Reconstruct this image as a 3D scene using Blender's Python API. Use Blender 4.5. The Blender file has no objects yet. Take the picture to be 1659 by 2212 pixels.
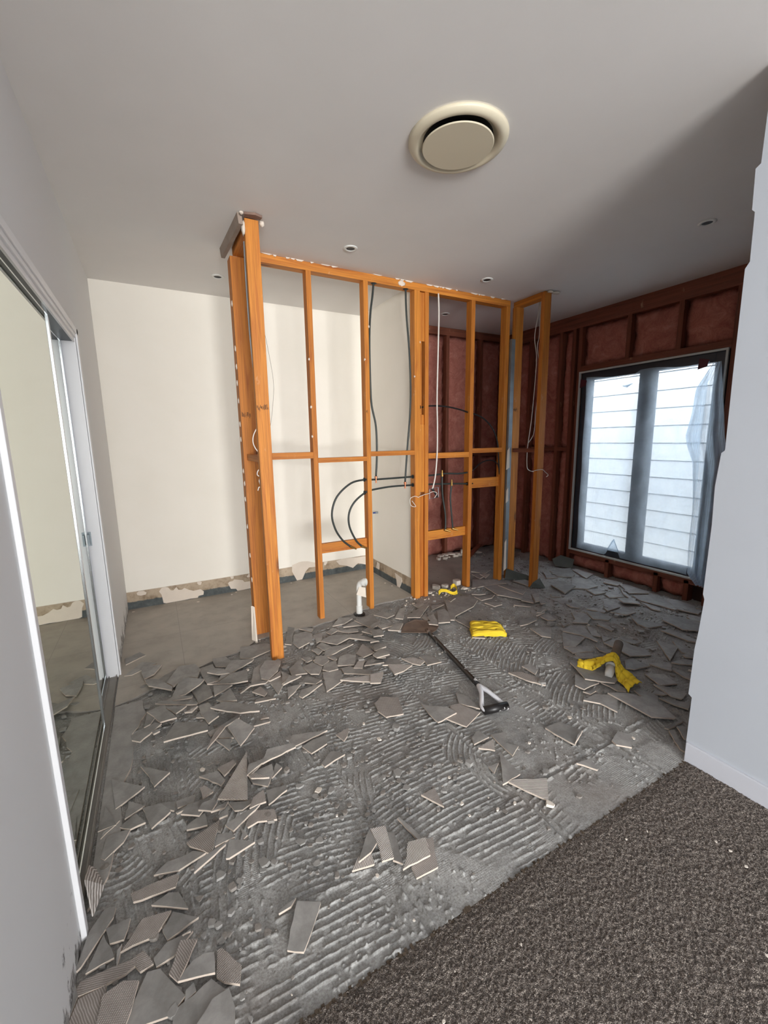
import bpy, math, random
import numpy as np
from mathutils import Vector, Matrix
from math import radians, pi, sin, cos

S = bpy.context.scene
COL = S.collection
random.seed(11)

# ---------------------------------------------------------------- camera, light, exposure
CAM_H = 1.40
YAW, PITCH, ROLL, FPX = radians(28.3443), radians(9.7488), radians(-0.8597), 910.39
cd = bpy.data.cameras.new('camera'); cam = bpy.data.objects.new('camera', cd); COL.objects.link(cam)
fwd = Vector((sin(YAW)*cos(PITCH), cos(YAW)*cos(PITCH), -sin(PITCH)))
r0 = Vector((cos(YAW), -sin(YAW), 0)); u0 = r0.cross(fwd)
rt = r0*cos(ROLL) + u0*sin(ROLL); up = -r0*sin(ROLL) + u0*cos(ROLL)
m = Matrix((rt, up, -fwd)).transposed().to_4x4(); m.translation = (0, 0, CAM_H)
cam.matrix_world = m
cd.sensor_fit = 'HORIZONTAL'; cd.sensor_width = 36.0; cd.lens = FPX/1659*36.0
cd.clip_start = 0.02; cd.clip_end = 100
S.camera = cam
S.view_settings.view_transform = 'Standard'; S.view_settings.look = 'None'
S.view_settings.gamma = 1.0; S.view_settings.use_curve_mapping = False
S.view_settings.exposure = 0.0

w = bpy.data.worlds.new('sky'); S.world = w; w.use_nodes = True
bg = w.node_tree.nodes['Background']; bg.inputs[0].default_value = (0.80, 0.89, 1.0, 1); bg.inputs[1].default_value = 3.2

def area(name, loc, target, sx, sy, power, col):
    l = bpy.data.lights.new(name, 'AREA'); l.shape = 'RECTANGLE'; l.size = sx; l.size_y = sy
    l.energy = power; l.color = col
    o = bpy.data.objects.new(name, l); COL.objects.link(o); o.location = loc
    o.rotation_euler = (Vector(target)-Vector(loc)).to_track_quat('-Z', 'Y').to_euler()
    return o
# daylight coming in through the glazed opening behind the camera, and through the window on the right
area('rear_daylight', (-0.5, -6.45, 1.25), (0.5, 1.0, 1.35), 2.6, 2.0, 760, (1.0, 0.99, 0.965))
area('window_daylight', (4.45, 2.4, 3.6), (4.75, 2.4, 1.0), 5.0, .9, 430, (0.86, 0.93, 1.0))

# ---------------------------------------------------------------- helpers
def tag(o, label=None, cat=None, group=None, kind=None):
    if label: o['label'] = label
    if cat: o['category'] = cat
    if group: o['group'] = group
    if kind: o['kind'] = kind
    return o

class MB:
    """collects geometry for ONE mesh"""
    def __init__(s): s.v = []; s.f = []; s.m = []
    def add(s, vs, fs, mi=0):
        b = len(s.v); s.v += [tuple(v) for v in vs]
        for f in fs: s.f.append([b+i for i in f]); s.m.append(mi)
        return s
    def box(s, x0, x1, y0, y1, z0, z1, mi=0):
        return s.add([(x0,y0,z0),(x1,y0,z0),(x1,y1,z0),(x0,y1,z0),(x0,y0,z1),(x1,y0,z1),(x1,y1,z1),(x0,y1,z1)],
                     [(0,3,2,1),(4,5,6,7),(0,1,5,4),(1,2,6,5),(2,3,7,6),(3,0,4,7)], mi)
    def prism(s, poly, d, mi=0, side=None):
        """poly: 3-D outline, d: extrusion vector"""
        n = len(poly); d = Vector(d); P = [Vector(p) for p in poly]; Q = [p+d for p in P]
        b = len(s.v); s.v += [tuple(p) for p in P] + [tuple(q) for q in Q]
        s.f.append([b+i for i in range(n)][::-1]); s.m.append(mi)
        s.f.append([b+n+i for i in range(n)]); s.m.append(mi)
        for i in range(n):
            j = (i+1) % n; s.f.append([b+i, b+j, b+n+j, b+n+i]); s.m.append(mi if side is None else side)
        return s
    def tube(s, pts, r, n=10, mi=0, cap=True):
        P = [Vector(p) for p in pts]; R = r if isinstance(r, (list, tuple)) else [r]*len(P)
        b = len(s.v); prev = None
        for i, p in enumerate(P):
            t = (P[min(i+1, len(P)-1)] - P[max(i-1, 0)]).normalized()
            if prev is None:
                a = Vector((0, 0, 1)) if abs(t.z) < .9 else Vector((1, 0, 0)); nx = t.cross(a).normalized()
            else: nx = (prev - t*prev.dot(t)).normalized()
            prev = nx; ny = t.cross(nx)
            for k in range(n):
                a = 2*pi*k/n; s.v.append(tuple(p + (nx*cos(a) + ny*sin(a))*R[i]))
        for i in range(len(P)-1):
            for k in range(n):
                q = (k+1) % n; s.f.append([b+i*n+k, b+i*n+q, b+(i+1)*n+q, b+(i+1)*n+k]); s.m.append(mi)
        if cap:
            s.f.append([b+k for k in range(n)][::-1]); s.m.append(mi)
            s.f.append([b+(len(P)-1)*n+k for k in range(n)]); s.m.append(mi)
        return s
    def lathe(s, prof, c, n=48, mi=0):
        """prof: (radius, z) pairs around the vertical axis through c"""
        b = len(s.v)
        for r, z in prof:
            for k in range(n):
                a = 2*pi*k/n; s.v.append((c[0]+r*cos(a), c[1]+r*sin(a), c[2]+z))
        for i in range(len(prof)-1):
            for k in range(n):
                q = (k+1) % n; s.f.append([b+i*n+k, b+i*n+q, b+(i+1)*n+q, b+(i+1)*n+k]); s.m.append(mi)
        return s
    def build(s, name, mats, parent=None, smooth=False, bevel=0, loc=None):
        me = bpy.data.meshes.new(name)
        off = Vector((0,0,0))
        if parent is not None:
            off = Vector(parent['_w']) if '_w' in parent else Vector(parent.location)
        o = bpy.data.objects.new(name, me); COL.objects.link(o)
        if loc is None:
            a = np.array(s.v); loc = Vector(((a[:,0].min()+a[:,0].max())/2, (a[:,1].min()+a[:,1].max())/2, a[:,2].min()))
        loc = Vector(loc)
        me.from_pydata([tuple(Vector(v)-loc) for v in s.v], [], s.f)
        if not isinstance(mats, (list, tuple)): mats = [mats]
        for mt in mats: me.materials.append(mt)
        for p, mi in zip(me.polygons, s.m): p.material_index = mi; p.use_smooth = smooth
        me.update()
        if parent is not None:
            o.parent = parent; o.location = loc - world_of(parent)
        else: o.location = loc
        WORLD[o.name] = loc
        if bevel:
            b = o.modifiers.new('bevel', 'BEVEL'); b.width = bevel; b.segments = 2; b.limit_method = 'ANGLE'
        return o
WORLD = {}
def world_of(o): return WORLD[o.name]
def empty(name, loc, label=None, cat=None, group=None, kind=None):
    o = bpy.data.objects.new(name, None); COL.objects.link(o); o.location = loc; o.empty_display_size = .05
    WORLD[o.name] = Vector(loc); tag(o, label, cat, group, kind); return o
def struct(name, mb, mat, parent=None, **k):
    o = mb.build(name, mat, parent, **k)
    if parent is None: o['kind'] = 'structure'
    return o
def smooth_path(pts, n=6):
    P = [Vector(p) for p in pts]; o = []
    for i in range(len(P)-1):
        a, b, c, d = P[max(i-1,0)], P[i], P[i+1], P[min(i+2,len(P)-1)]
        for k in range(n):
            t = k/n; o.append(.5*((2*b)+(c-a)*t+(2*a-5*b+4*c-d)*t*t+(-a+3*b-3*c+d)*t**3))
    o.append(P[-1]); return o

# ---------------------------------------------------------------- materials
def srgb(r, g, b):
    f = lambda c: (c/255/12.92 if c/255 <= .04045 else ((c/255+.055)/1.055)**2.4)
    return (f(r), f(g), f(b), 1)
def newmat(name):
    mt = bpy.data.materials.new(name); mt.use_nodes = True
    nt = mt.node_tree; b = nt.nodes['Principled BSDF']; return mt, nt, b
def nd(nt, typ, **k):
    n = nt.nodes.new(typ)
    for a, v in k.items():
        if a in ('inputs',): 
            for kk, vv in v.items(): n.inputs[kk].default_value = vv
        else: setattr(n, a, v)
    return n
def coords(nt, kind='Object', scale=(1,1,1), rot=(0,0,0)):
    tc = nd(nt, 'ShaderNodeTexCoord'); mp = nd(nt, 'ShaderNodeMapping')
    mp.inputs['Scale'].default_value = scale; mp.inputs['Rotation'].default_value = rot
    nt.links.new(tc.outputs[kind], mp.inputs['Vector']); return mp.outputs[0]
def world_coords(nt, scale=(1,1,1)):
    g = nd(nt, 'ShaderNodeNewGeometry'); mp = nd(nt, 'ShaderNodeMapping'); mp.inputs['Scale'].default_value = scale
    nt.links.new(g.outputs['Position'], mp.inputs['Vector']); return mp.outputs[0]
def noise(nt, vec, scale, detail=4, rough=.55, dist=0):
    n = nd(nt, 'ShaderNodeTexNoise', inputs={'Scale': scale, 'Detail': detail, 'Roughness': rough, 'Distortion': dist})
    nt.links.new(vec, n.inputs['Vector']); return n.outputs['Fac']
def ramp(nt, fac, stops):
    r = nd(nt, 'ShaderNodeValToRGB'); e = r.color_ramp.elements
    e[0].position, e[0].color = stops[0]; e[1].position, e[1].color = stops[-1]
    for p, c in stops[1:-1]: x = e.new(p); x.color = c
    nt.links.new(fac, r.inputs[0]); return r.outputs[0]
def mix(nt, fac, a, b, mode='MIX'):
    n = nd(nt, 'ShaderNodeMix', data_type='RGBA', blend_type=mode)
    for sock, val in ((n.inputs[0], fac), (n.inputs[6], a), (n.inputs[7], b)):
        if isinstance(val, (int, float)): sock.default_value = val
        elif isinstance(val, tuple): sock.default_value = val
        else: nt.links.new(val, sock)
    return n.outputs[2]
def bump(nt, b, h, strength=.3, dist=.01):
    n = nd(nt, 'ShaderNodeBump', inputs={'Strength': strength, 'Distance': dist})
    nt.links.new(h, n.inputs['Height']); nt.links.new(n.outputs[0], b.inputs['Normal'])
def plain(name, col, rough=.6, metal=0, bumps=None, var=.0):
    mt, nt, b = newmat(name); b.inputs['Roughness'].default_value = rough; b.inputs['Metallic'].default_value = metal
    v = coords(nt)
    dark = tuple(c*(1-var) for c in col[:3])+(1,); lite = tuple(min(1, c*(1+var)) for c in col[:3])+(1,)
    c = ramp(nt, noise(nt, v, 9), [(.3, dark), (.7, lite)]); nt.links.new(c, b.inputs['Base Color'])
    if bumps: bump(nt, b, noise(nt, v, bumps[0]), bumps[1], bumps[2])
    return mt
def wood(name, axis, base, dark, k=1.0):
    mt, nt, b = newmat(name); b.inputs['Roughness'].default_value = .62
    sc = [26, 26, 26]; sc[axis] = 1.3
    v = coords(nt, 'Object', tuple(sc))
    g1 = noise(nt, v, 1.0, 5, .6, 1.4)
    sc2 = [150, 150, 150]; sc2[axis] = 3
    v2 = coords(nt, 'Object', tuple(sc2)); g2 = noise(nt, v2, 1.0, 3, .5, .3)
    c = ramp(nt, g1, [(.30, dark), (.5, base), (.75, tuple(min(1, x*1.18) for x in base[:3])+(1,))])
    c2 = ramp(nt, g2, [(.35, (.78,.74,.70,1)), (.6, (1,1,1,1))])
    c = mix(nt, 1.0, c, c2, 'MULTIPLY')
    # knots
    v3 = coords(nt, 'Object', (9, 9, 9) if True else 1); sc3=[14,14,14]; sc3[axis]=3.2
    v3 = coords(nt, 'Object', tuple(sc3)); vo = nd(nt, 'ShaderNodeTexVoronoi', inputs={'Scale': .55}); nt.links.new(v3, vo.inputs['Vector'])
    kn = ramp(nt, vo.outputs['Distance'], [(.05, (1,1,1,1)), (.13, (0,0,0,1))])
    c = mix(nt, kn, c, tuple(x*.35 for x in dark[:3])+(1,))
    # dusty white smears
    sm = ramp(nt, noise(nt, coords(nt, 'Object', (7,7,3)), 3, 6, .75), [(.62, (0,0,0,1)), (.72, (.5,.5,.5,1))])
    c = mix(nt, sm, c, srgb(226,190,150))
    oi = nd(nt, 'ShaderNodeObjectInfo'); tint = ramp(nt, oi.outputs['Random'], [(.0, (.80,.70,.62,1)), (.5, (.93,.88,.84,1)), (1, (1,1,1,1))])
    c = mix(nt, 1.0, c, tint, 'MULTIPLY')
    nt.links.new(c, b.inputs['Base Color']); bump(nt, b, g2, .25, .002)
    return mt
WB, WD = srgb(212,138,52), srgb(182,102,36)
wood_x = wood('pine_along_x', 0, WB, WD); wood_y = wood('pine_along_y', 1, WB, WD); wood_z = wood('pine_along_z', 2, WB, WD)
RB, RD = srgb(134,78,58), srgb(104,58,42)
redwood_x = wood('old_pine_x', 0, RB, RD); redwood_y = wood('old_pine_y', 1, RB, RD); redwood_z = wood('old_pine_z', 2, RB, RD)

def paint(name, col, bump_s=.06):
    mt, nt, b = newmat(name); b.inputs['Roughness'].default_value = .75
    v = world_coords(nt)
    d = tuple(c*.965 for c in col[:3])+(1,)
    c = ramp(nt, noise(nt, v, 3, 5), [(.3, d), (.7, col)])
    nt.links.new(c, b.inputs['Base Color']); bump(nt, b, noise(nt, v, 260, 2), bump_s, .002); return mt
m_ceiling = paint('ceiling_paint', srgb(234,231,228))
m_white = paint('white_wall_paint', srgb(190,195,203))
m_trim = plain('gloss_white_trim', srgb(236,236,238), .35)

def scarred_wall(name, axis):
    """cream painted plasterboard; near the floor torn brown paper and black-green membrane where the skirting tile was"""
    mt, nt, b = newmat(name); b.inputs['Roughness'].default_value = .78
    v = world_coords(nt)
    cream = ramp(nt, noise(nt, v, 2.5, 4), [(.3, srgb(242,237,226)), (.7, srgb(246,241,231))])
    sp = nd(nt, 'ShaderNodeSeparateXYZ'); nt.links.new(v, sp.inputs[0])
    n1 = noise(nt, v, 14, 6, .7)
    jag = nd(nt, 'ShaderNodeMath', operation='MULTIPLY_ADD'); jag.inputs[1].default_value = .035; nt.links.new(n1, jag.inputs[0]); nt.links.new(sp.outputs[2], jag.inputs[2])
    def below(z, soft=.004):
        r = nd(nt, 'ShaderNodeMapRange', inputs={'From Min': z-soft, 'From Max': z+soft, 'To Min': 1.0, 'To Max': 0.0}); nt.links.new(jag.outputs[0], r.inputs['Value']); return r.outputs[0]
    z2 = nd(nt, 'ShaderNodeMath', operation='MULTIPLY_ADD'); z2.inputs[1].default_value = .008; nt.links.new(n1, z2.inputs[0]); nt.links.new(sp.outputs[2], z2.inputs[2])
    band = nd(nt, 'ShaderNodeMapRange', inputs={'From Min': .166, 'From Max': .172, 'To Min': 1.0, 'To Max': 0.0}); nt.links.new(z2.outputs[0], band.inputs['Value'])
    paper = ramp(nt, noise(nt, v, 9, 6, .7), [(.35, srgb(128,108,86)), (.5, srgb(176,158,136)), (.62, srgb(188,170,148)), (.75, srgb(140,118,94))])
    dark = ramp(nt, noise(nt, v, 18, 6, .7), [(.3, srgb(62,66,68)), (.6, srgb(88,94,94)), (.75, srgb(140,138,132))])
    c = mix(nt, band.outputs[0], cream, paper); c = mix(nt, below(.095), c, dark)
    nt.links.new(c, b.inputs['Base Color'])
    bump(nt, b, noise(nt, v, 240, 2), .05, .002); return mt
m_cream = scarred_wall('cream_wall_with_torn_base', 0)

def base_scuffed(name):
    mt, nt, b = newmat(name); b.inputs['Roughness'].default_value = .75
    v = world_coords(nt); sp = nd(nt, 'ShaderNodeSeparateXYZ'); nt.links.new(v, sp.inputs[0])
    n1 = noise(nt, world_coords(nt, (1, 1, .55)), 13, 7, .72)
    mr = nd(nt, 'ShaderNodeMapRange', inputs={'From Min': .0, 'From Max': .26, 'To Min': .20, 'To Max': -.12}); nt.links.new(sp.outputs[2], mr.inputs['Value'])
    ad = nd(nt, 'ShaderNodeMath', operation='ADD'); nt.links.new(n1, ad.inputs[0]); nt.links.new(mr.outputs[0], ad.inputs[1])
    st = ramp(nt, ad.outputs[0], [(.60, (0,0,0,1)), (.66, (1,1,1,1))])
    dk = ramp(nt, noise(nt, v, 40, 5), [(.35, srgb(88,84,82)), (.65, srgb(168,166,164))])
    c = mix(nt, st, srgb(226,226,226), dk)
    nt.links.new(c, b.inputs['Base Color']); bump(nt, b, noise(nt, v, 240, 2), .05, .002); return mt
m_left = base_scuffed('left_wall_paint_scuffed')

def adhesive():
    mt, nt, b = newmat('grey_tile_adhesive'); b.inputs['Roughness'].default_value = .93
    v = world_coords(nt)
    c = ramp(nt, noise(nt, v, 4.5, 8, .7), [(.28, srgb(134,133,132)), (.5, srgb(168,168,166)), (.72, srgb(192,192,190))])
    c2 = ramp(nt, noise(nt, v, 150, 4, .7), [(.35, (.62,.6,.58,1)), (.6, (1,1,1,1))])
    c = mix(nt, 1.0, c, c2, 'MULTIPLY')
    br = ramp(nt, noise(nt, v, 1.6, 3), [(.52, (0,0,0,1)), (.7, (.4,.4,.4,1))])
    c = mix(nt, br, c, srgb(132,120,112))
    h = noise(nt, v, 170, 5, .7)
    # imprint of the backing mesh
    w1 = nd(nt, 'ShaderNodeTexVoronoi', inputs={'Scale': 1.0, 'Randomness': .25}); nt.links.new(world_coords(nt, (150,150,150)), w1.inputs['Vector'])
    mk = ramp(nt, noise(nt, v, 2.2, 2), [(.5, (0,0,0,1)), (.56, (1,1,1,1))])
    hh = mix(nt, mk, h, w1.outputs['Distance'])
    nt.links.new(c, b.inputs['Base Color']); bump(nt, b, hh, .55, .003); return mt
m_adh = adhesive()
def carpet_mat():
    mt, nt, b = newmat('brown_grey_loop_carpet'); b.inputs['Roughness'].default_value = 1.0
    v = world_coords(nt)
    vo = nd(nt, 'ShaderNodeTexVoronoi', inputs={'Scale': 370, 'Randomness': 1.0}); nt.links.new(v, vo.inputs['Vector'])
    sp = nd(nt, 'ShaderNodeSeparateColor'); nt.links.new(vo.outputs['Color'], sp.inputs[0])
    c = ramp(nt, sp.outputs[0], [(.0, srgb(86,79,74)), (.35, srgb(116,107,101)), (.7, srgb(144,134,126)), (1, srgb(184,174,163))])
    c = mix(nt, .55, c, ramp(nt, vo.outputs['Distance'], [(.1, (1,1,1,1)), (.75, (.3,.28,.27,1))]), 'MULTIPLY')
    inv = nd(nt, 'ShaderNodeMath', operation='SUBTRACT'); inv.inputs[0].default_value = 1; nt.links.new(vo.outputs['Distance'], inv.inputs[1])
    nt.links.new(c, b.inputs['Base Color']); bump(nt, b, inv.outputs[0], .9, .004); return mt
m_carpet = carpet_mat()
def tile_face(name, a, b_, c_, joints=False):
    mt, nt, b = newmat(name); b.inputs['Roughness'].default_value = .62
    v = world_coords(nt) if joints else coords(nt)
    oi = nd(nt, 'ShaderNodeObjectInfo')
    c = ramp(nt, noise(nt, v, 6, 7, .65), [(.3, a), (.55, b_), (.75, c_)])
    if not joints:
        c = mix(nt, .6, c, ramp(nt, noise(nt, v, 22, 7, .75), [(.3, (.72,.71,.70,1)), (.55, (1,1,1,1)), (.75, (1.15,1.13,1.1,1))]), 'MULTIPLY')
        hv = nd(nt, 'ShaderNodeMapRange', inputs={'To Min': .8, 'To Max': 1.18}); nt.links.new(oi.outputs['Random'], hv.inputs['Value'])
        vm = nd(nt, 'ShaderNodeVectorMath', operation='SCALE'); nt.links.new(c, vm.inputs[0]); nt.links.new(hv.outputs[0], vm.inputs['Scale']); c = vm.outputs[0]
    else:
        sp = nd(nt, 'ShaderNodeSeparateXYZ'); nt.links.new(v, sp.inputs[0])
        def line(sock, off, pitch):
            a1 = nd(nt, 'ShaderNodeMath', operation='SUBTRACT'); a1.inputs[1].default_value = off; nt.links.new(sock, a1.inputs[0])
            pp = nd(nt, 'ShaderNodeMath', operation='PINGPONG'); pp.inputs[1].default_value = pitch/2; nt.links.new(a1.outputs[0], pp.inputs[0])
            lt = nd(nt, 'ShaderNodeMath', operation='LESS_THAN'); lt.inputs[1].default_value = .0018; nt.links.new(pp.outputs[0], lt.inputs[0]); return lt.outputs[0]
        mx = nd(nt, 'ShaderNodeMath', operation='MAXIMUM'); nt.links.new(line(sp.outputs[0], .05, .62), mx.inputs[0]); nt.links.new(line(sp.outputs[1], .20, .62), mx.inputs[1])
        c = mix(nt, mx.outputs[0], c, srgb(150,144,136))
        dust = ramp(nt, noise(nt, v, 3, 8, .75), [(.5, (0,0,0,1)), (.75, (.4,.4,.4,1))]); c = mix(nt, dust, c, srgb(150,140,130))
    nt.links.new(c, b.inputs['Base Color']); bump(nt, b, noise(nt, v, 70, 5), .12, .002); return mt
m_face = tile_face('grey_tile_face', srgb(132,130,127), srgb(152,150,147), srgb(168,165,161))
m_tiles = tile_face('intact_grey_tiles', srgb(156,149,140), srgb(172,165,155), srgb(186,178,168), True)
m_edge = plain('broken_cream_ceramic', srgb(204,190,176), .85, 0, (200, .3, .001), .08)
def tile_back():
    mt, nt, b = newmat('ridged_tile_back'); b.inputs['Roughness'].default_value = .9
    v = coords(nt)
    wv = nd(nt, 'ShaderNodeTexWave', wave_type='BANDS', bands_direction='X', inputs={'Scale': 62, 'Distortion': 3.0, 'Detail': 2, 'Detail Scale': .6})
    nt.links.new(v, wv.inputs['Vector'])
    w2 = nd(nt, 'ShaderNodeTexWave', wave_type='BANDS', bands_direction='Y', inputs={'Scale': 105, 'Distortion': .8}); nt.links.new(v, w2.inputs['Vector'])
    oi = nd(nt, 'ShaderNodeObjectInfo'); gt = nd(nt, 'ShaderNodeMath', operation='GREATER_THAN'); gt.inputs[1].default_value = .6; nt.links.new(oi.outputs['Random'], gt.inputs[0])
    ml = nd(nt, 'ShaderNodeMath', operation='MULTIPLY'); nt.links.new(wv.outputs[1], ml.inputs[0]); nt.links.new(w2.outputs[1], ml.inputs[1])
    pat = mix(nt, gt.outputs[0], wv.outputs[1], ml.outputs[0])
    c = ramp(nt, pat, [(.25, srgb(146,138,132)), (.6, srgb(186,179,173)), (.9, srgb(232,227,222))])
    c = mix(nt, .5, c, ramp(nt, noise(nt, v, 25, 5), [(.3, (.7,.68,.66,1)), (.65, (1,1,1,1))]), 'MULTIPLY')
    nt.links.new(c, b.inputs['Base Color']); bump(nt, b, pat, .45, .002); return mt
m_back = tile_back()
def insulation():
    mt, nt, b = newmat('red_brown_glass_wool'); b.inputs['Roughness'].default_value = 1.0
    v = world_coords(nt); n1 = noise(nt, v, 7, 8, .75, 1.0); n2 = noise(nt, v, 60, 6, .8, 1.5)
    c = ramp(nt, n1, [(.3, srgb(164,92,78)), (.55, srgb(200,130,114)), (.75, srgb(220,164,148))])
    c = mix(nt, .6, c, ramp(nt, n2, [(.3, (.55,.5,.5,1)), (.62, (1,1,1,1))]), 'MULTIPLY')
    nt.links.new(c, b.inputs['Base Color']); bump(nt, b, n2, .5, .01); return mt
m_wool = insulation()
m_hose = plain('black_poly_pipe', srgb(48,54,52), .45)
m_black = plain('black_rubber', srgb(24,24,26), .5)
m_brass = plain('brass', srgb(176,140,80), .35, .9)
m_copper = plain('copper', srgb(176,104,74), .4, .8)
m_cable = plain('white_cable', srgb(226,222,214), .5)
m_pvc = plain('white_pvc', srgb(226,226,222), .35, 0, None, .04)
m_steel = plain('galvanised_steel', srgb(150,160,166), .5, .75, (40, .2, .002), .15)
m_alu = plain('silver_stile', srgb(216,220,224), .22, 1.0)
m_plaster = plain('plaster_crumb', srgb(222,212,200), .9, 0, (60, .5, .004), .06)
m_patch = plain('bare_gypsum', srgb(226,214,200), .9, 0, (90, .3, .002), .05)
m_mortar = plain('mortar_crumb', srgb(140,134,128), .95, 0, (80, .6, .004), .15)
m_dark = plain('dark_frame', srgb(58,64,72), .4, .3)
m_yellow = plain('yellow_microfibre', srgb(248,212,56), .95, 0, (420, .7, .002), .08)
m_vent = plain('cream_plastic', srgb(214,204,180), .45)
m_rust = plain('rusty_steel', srgb(120,102,90), .85, .1, (50, .4, .002), .25)
m_clay = plain('brown_tube', srgb(118,104,92), .8, 0, (50, .3, .002), .1)
m_flap = plain('membrane', srgb(84,88,84), .8, 0, None, .2)
def painted_black():
    mt, nt, b = newmat('black_paint_chipped_to_white'); b.inputs['Roughness'].default_value = .4
    v = coords(nt); st = ramp(nt, noise(nt, v, 26, 6, .7), [(.60, (0,0,0,1)), (.63, (1,1,1,1))])
    nt.links.new(mix(nt, st, srgb(30,28,28), srgb(216,214,214)), b.inputs['Base Color']); return mt
m_chipped = painted_black()
mt, nt, b = newmat('mirror_glass'); b.inputs['Metallic'].default_value = 1; b.inputs['Roughness'].default_value = .015; b.inputs['Base Color'].default_value = (.74,.79,.72,1); m_mirror = mt
mt, nt, b = newmat('window_glass'); b.inputs['Transmission Weight'].default_value = 1; b.inputs['Roughness'].default_value = 0.0; b.inputs['IOR'].default_value = 1.02; b.inputs['Base Color'].default_value = (.96,.98,1,1); m_glass = mt
def film(name, alpha_lo, alpha_hi):
    mt = bpy.data.materials.new(name); mt.use_nodes = True; nt = mt.node_tree; nt.nodes.clear()
    out = nd(nt, 'ShaderNodeOutputMaterial'); v = coords(nt)
    vo = nd(nt, 'ShaderNodeTexVoronoi', inputs={'Scale': 90, 'Randomness': 0.0}); nt.links.new(v, vo.inputs['Vector'])
    n1 = noise(nt, v, 5, 6, .7)
    tr = nd(nt, 'ShaderNodeBsdfTransparent'); tr.inputs[0].default_value = (.93,.97,1,1)
    tl = nd(nt, 'ShaderNodeBsdfTranslucent'); tl.inputs[0].default_value = srgb(226,240,252)
    df = nd(nt, 'ShaderNodeBsdfPrincipled', inputs={'Base Color': srgb(190,214,240), 'Roughness': .3})
    bm = nd(nt, 'ShaderNodeBump', inputs={'Strength': .5, 'Distance': .003}); nt.links.new(vo.outputs['Distance'], bm.inputs['Height']); nt.links.new(bm.outputs[0], df.inputs['Normal'])
    a = nd(nt, 'ShaderNodeMixShader', inputs={0: .42}); nt.links.new(tl.outputs[0], a.inputs[1]); nt.links.new(df.outputs[0], a.inputs[2])
    ml = nd(nt, 'ShaderNodeMath', operation='MULTIPLY'); nt.links.new(vo.outputs['Distance'], ml.inputs[0]); nt.links.new(n1, ml.inputs[1])
    f = nd(nt, 'ShaderNodeMapRange', inputs={'From Min': .05, 'From Max': .4, 'To Min': alpha_lo, 'To Max': alpha_hi}); nt.links.new(ml.outputs[0], f.inputs['Value'])
    mx = nd(nt, 'ShaderNodeMixShader'); nt.links.new(f.outputs[0], mx.inputs[0]); nt.links.new(tr.outputs[0], mx.inputs[1]); nt.links.new(a.outputs[0], mx.inputs[2])
    nt.links.new(mx.outputs[0], out.inputs[0]); return mt
m_film = film('bubble_film', .34, .62); m_film2 = film('bubble_film_folded', .5, .85)
m_fence = plain('white_boards', srgb(232,232,230), .7, 0, None, .05)

# ---------------------------------------------------------------- room shell
XL, XP, XR, XF = -0.309, 1.935, 3.88, 1.914
YB, YS, YK, C = 4.00, 3.00, 0.809, 2.61
struct('ceiling', MB().box(-2.4, 4.2, -6.6, 4.3, C, C+.1), m_ceiling)
struct('wall_back', MB().box(XL-.1, XP+.1, YB, YB+.1, 0, C), m_cream)
struct('wall_partition', MB().box(XP, XP+.095, 3.08, YB, 0, C), m_cream)
struct('wall_back_outer', MB().box(XP+.1, 4.05, 4.09, 4.19, 0, C), plain('dark_sarking', srgb(60,40,36), .9))
wr = MB(); W = (1.70, 2.95, .215, 2.03)
wr.box(3.97, 4.05, .4, W[0], 0, C).box(3.97, 4.05, W[1], 4.19, 0, C).box(3.97, 4.05, W[0], W[1], 0, W[2]).box(3.97, 4.05, W[0], W[1], W[3], C)
struct('wall_right', wr, plain('dark_sheathing', srgb(70,48,42), .9))
struct('wall_inner_front_added', MB().box(XF+.1, 3.97, .4, .5, 0, C), m_white)  # unseen wall, added to close this room off from light
# foreground wall on the right: its far end was broken off roughly
edge = [(0.0,.820),(.3,.818),(.31,.832),(.52,.829),(.60,.822),(.74,.815),(.76,.822),(1.05,.820),(1.20,.825),(1.33,.817),(1.34,.806),(1.62,.810),(1.98,.812),(2.0,.800),(2.16,.803),(2.17,.812),(2.30,.816),(2.31,.802),(C,.800)]
poly = [(XF, -6.4, 0)] + [(XF, y, z) for z, y in edge] + [(XF, -6.4, C)]
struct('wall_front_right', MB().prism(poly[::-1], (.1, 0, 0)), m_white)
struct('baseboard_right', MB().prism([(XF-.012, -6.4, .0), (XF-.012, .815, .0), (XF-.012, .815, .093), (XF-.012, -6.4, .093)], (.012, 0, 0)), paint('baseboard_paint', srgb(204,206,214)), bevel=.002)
wl = MB(); O = (1.306, 2.848, 1.975)
wl.box(XL-.1, XL, -.8, O[0], 0, C).box(XL-.1, XL, O[1], 4.1, 0, C).box(XL-.1, XL, O[0], O[1], O[2], C)
struct('wall_left', wl, m_left)
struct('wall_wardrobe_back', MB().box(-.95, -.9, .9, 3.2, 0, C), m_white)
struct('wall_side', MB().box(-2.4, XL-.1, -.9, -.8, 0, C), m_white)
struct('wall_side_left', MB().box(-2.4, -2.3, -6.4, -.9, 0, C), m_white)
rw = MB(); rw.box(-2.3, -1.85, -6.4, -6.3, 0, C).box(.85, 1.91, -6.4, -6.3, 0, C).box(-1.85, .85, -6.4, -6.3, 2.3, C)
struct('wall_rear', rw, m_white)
w2 = MB()
for x in (-1.85, -.53, .80): w2.box(x, x+.05, -6.39, -6.31, .03, 2.3)
w2.box(-1.85, .85, -6.39, -6.31, 2.25, 2.3).box(-1.85, .85, -6.39, -6.31, 0, .04)
struct('window_2', w2, m_dark)

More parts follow.
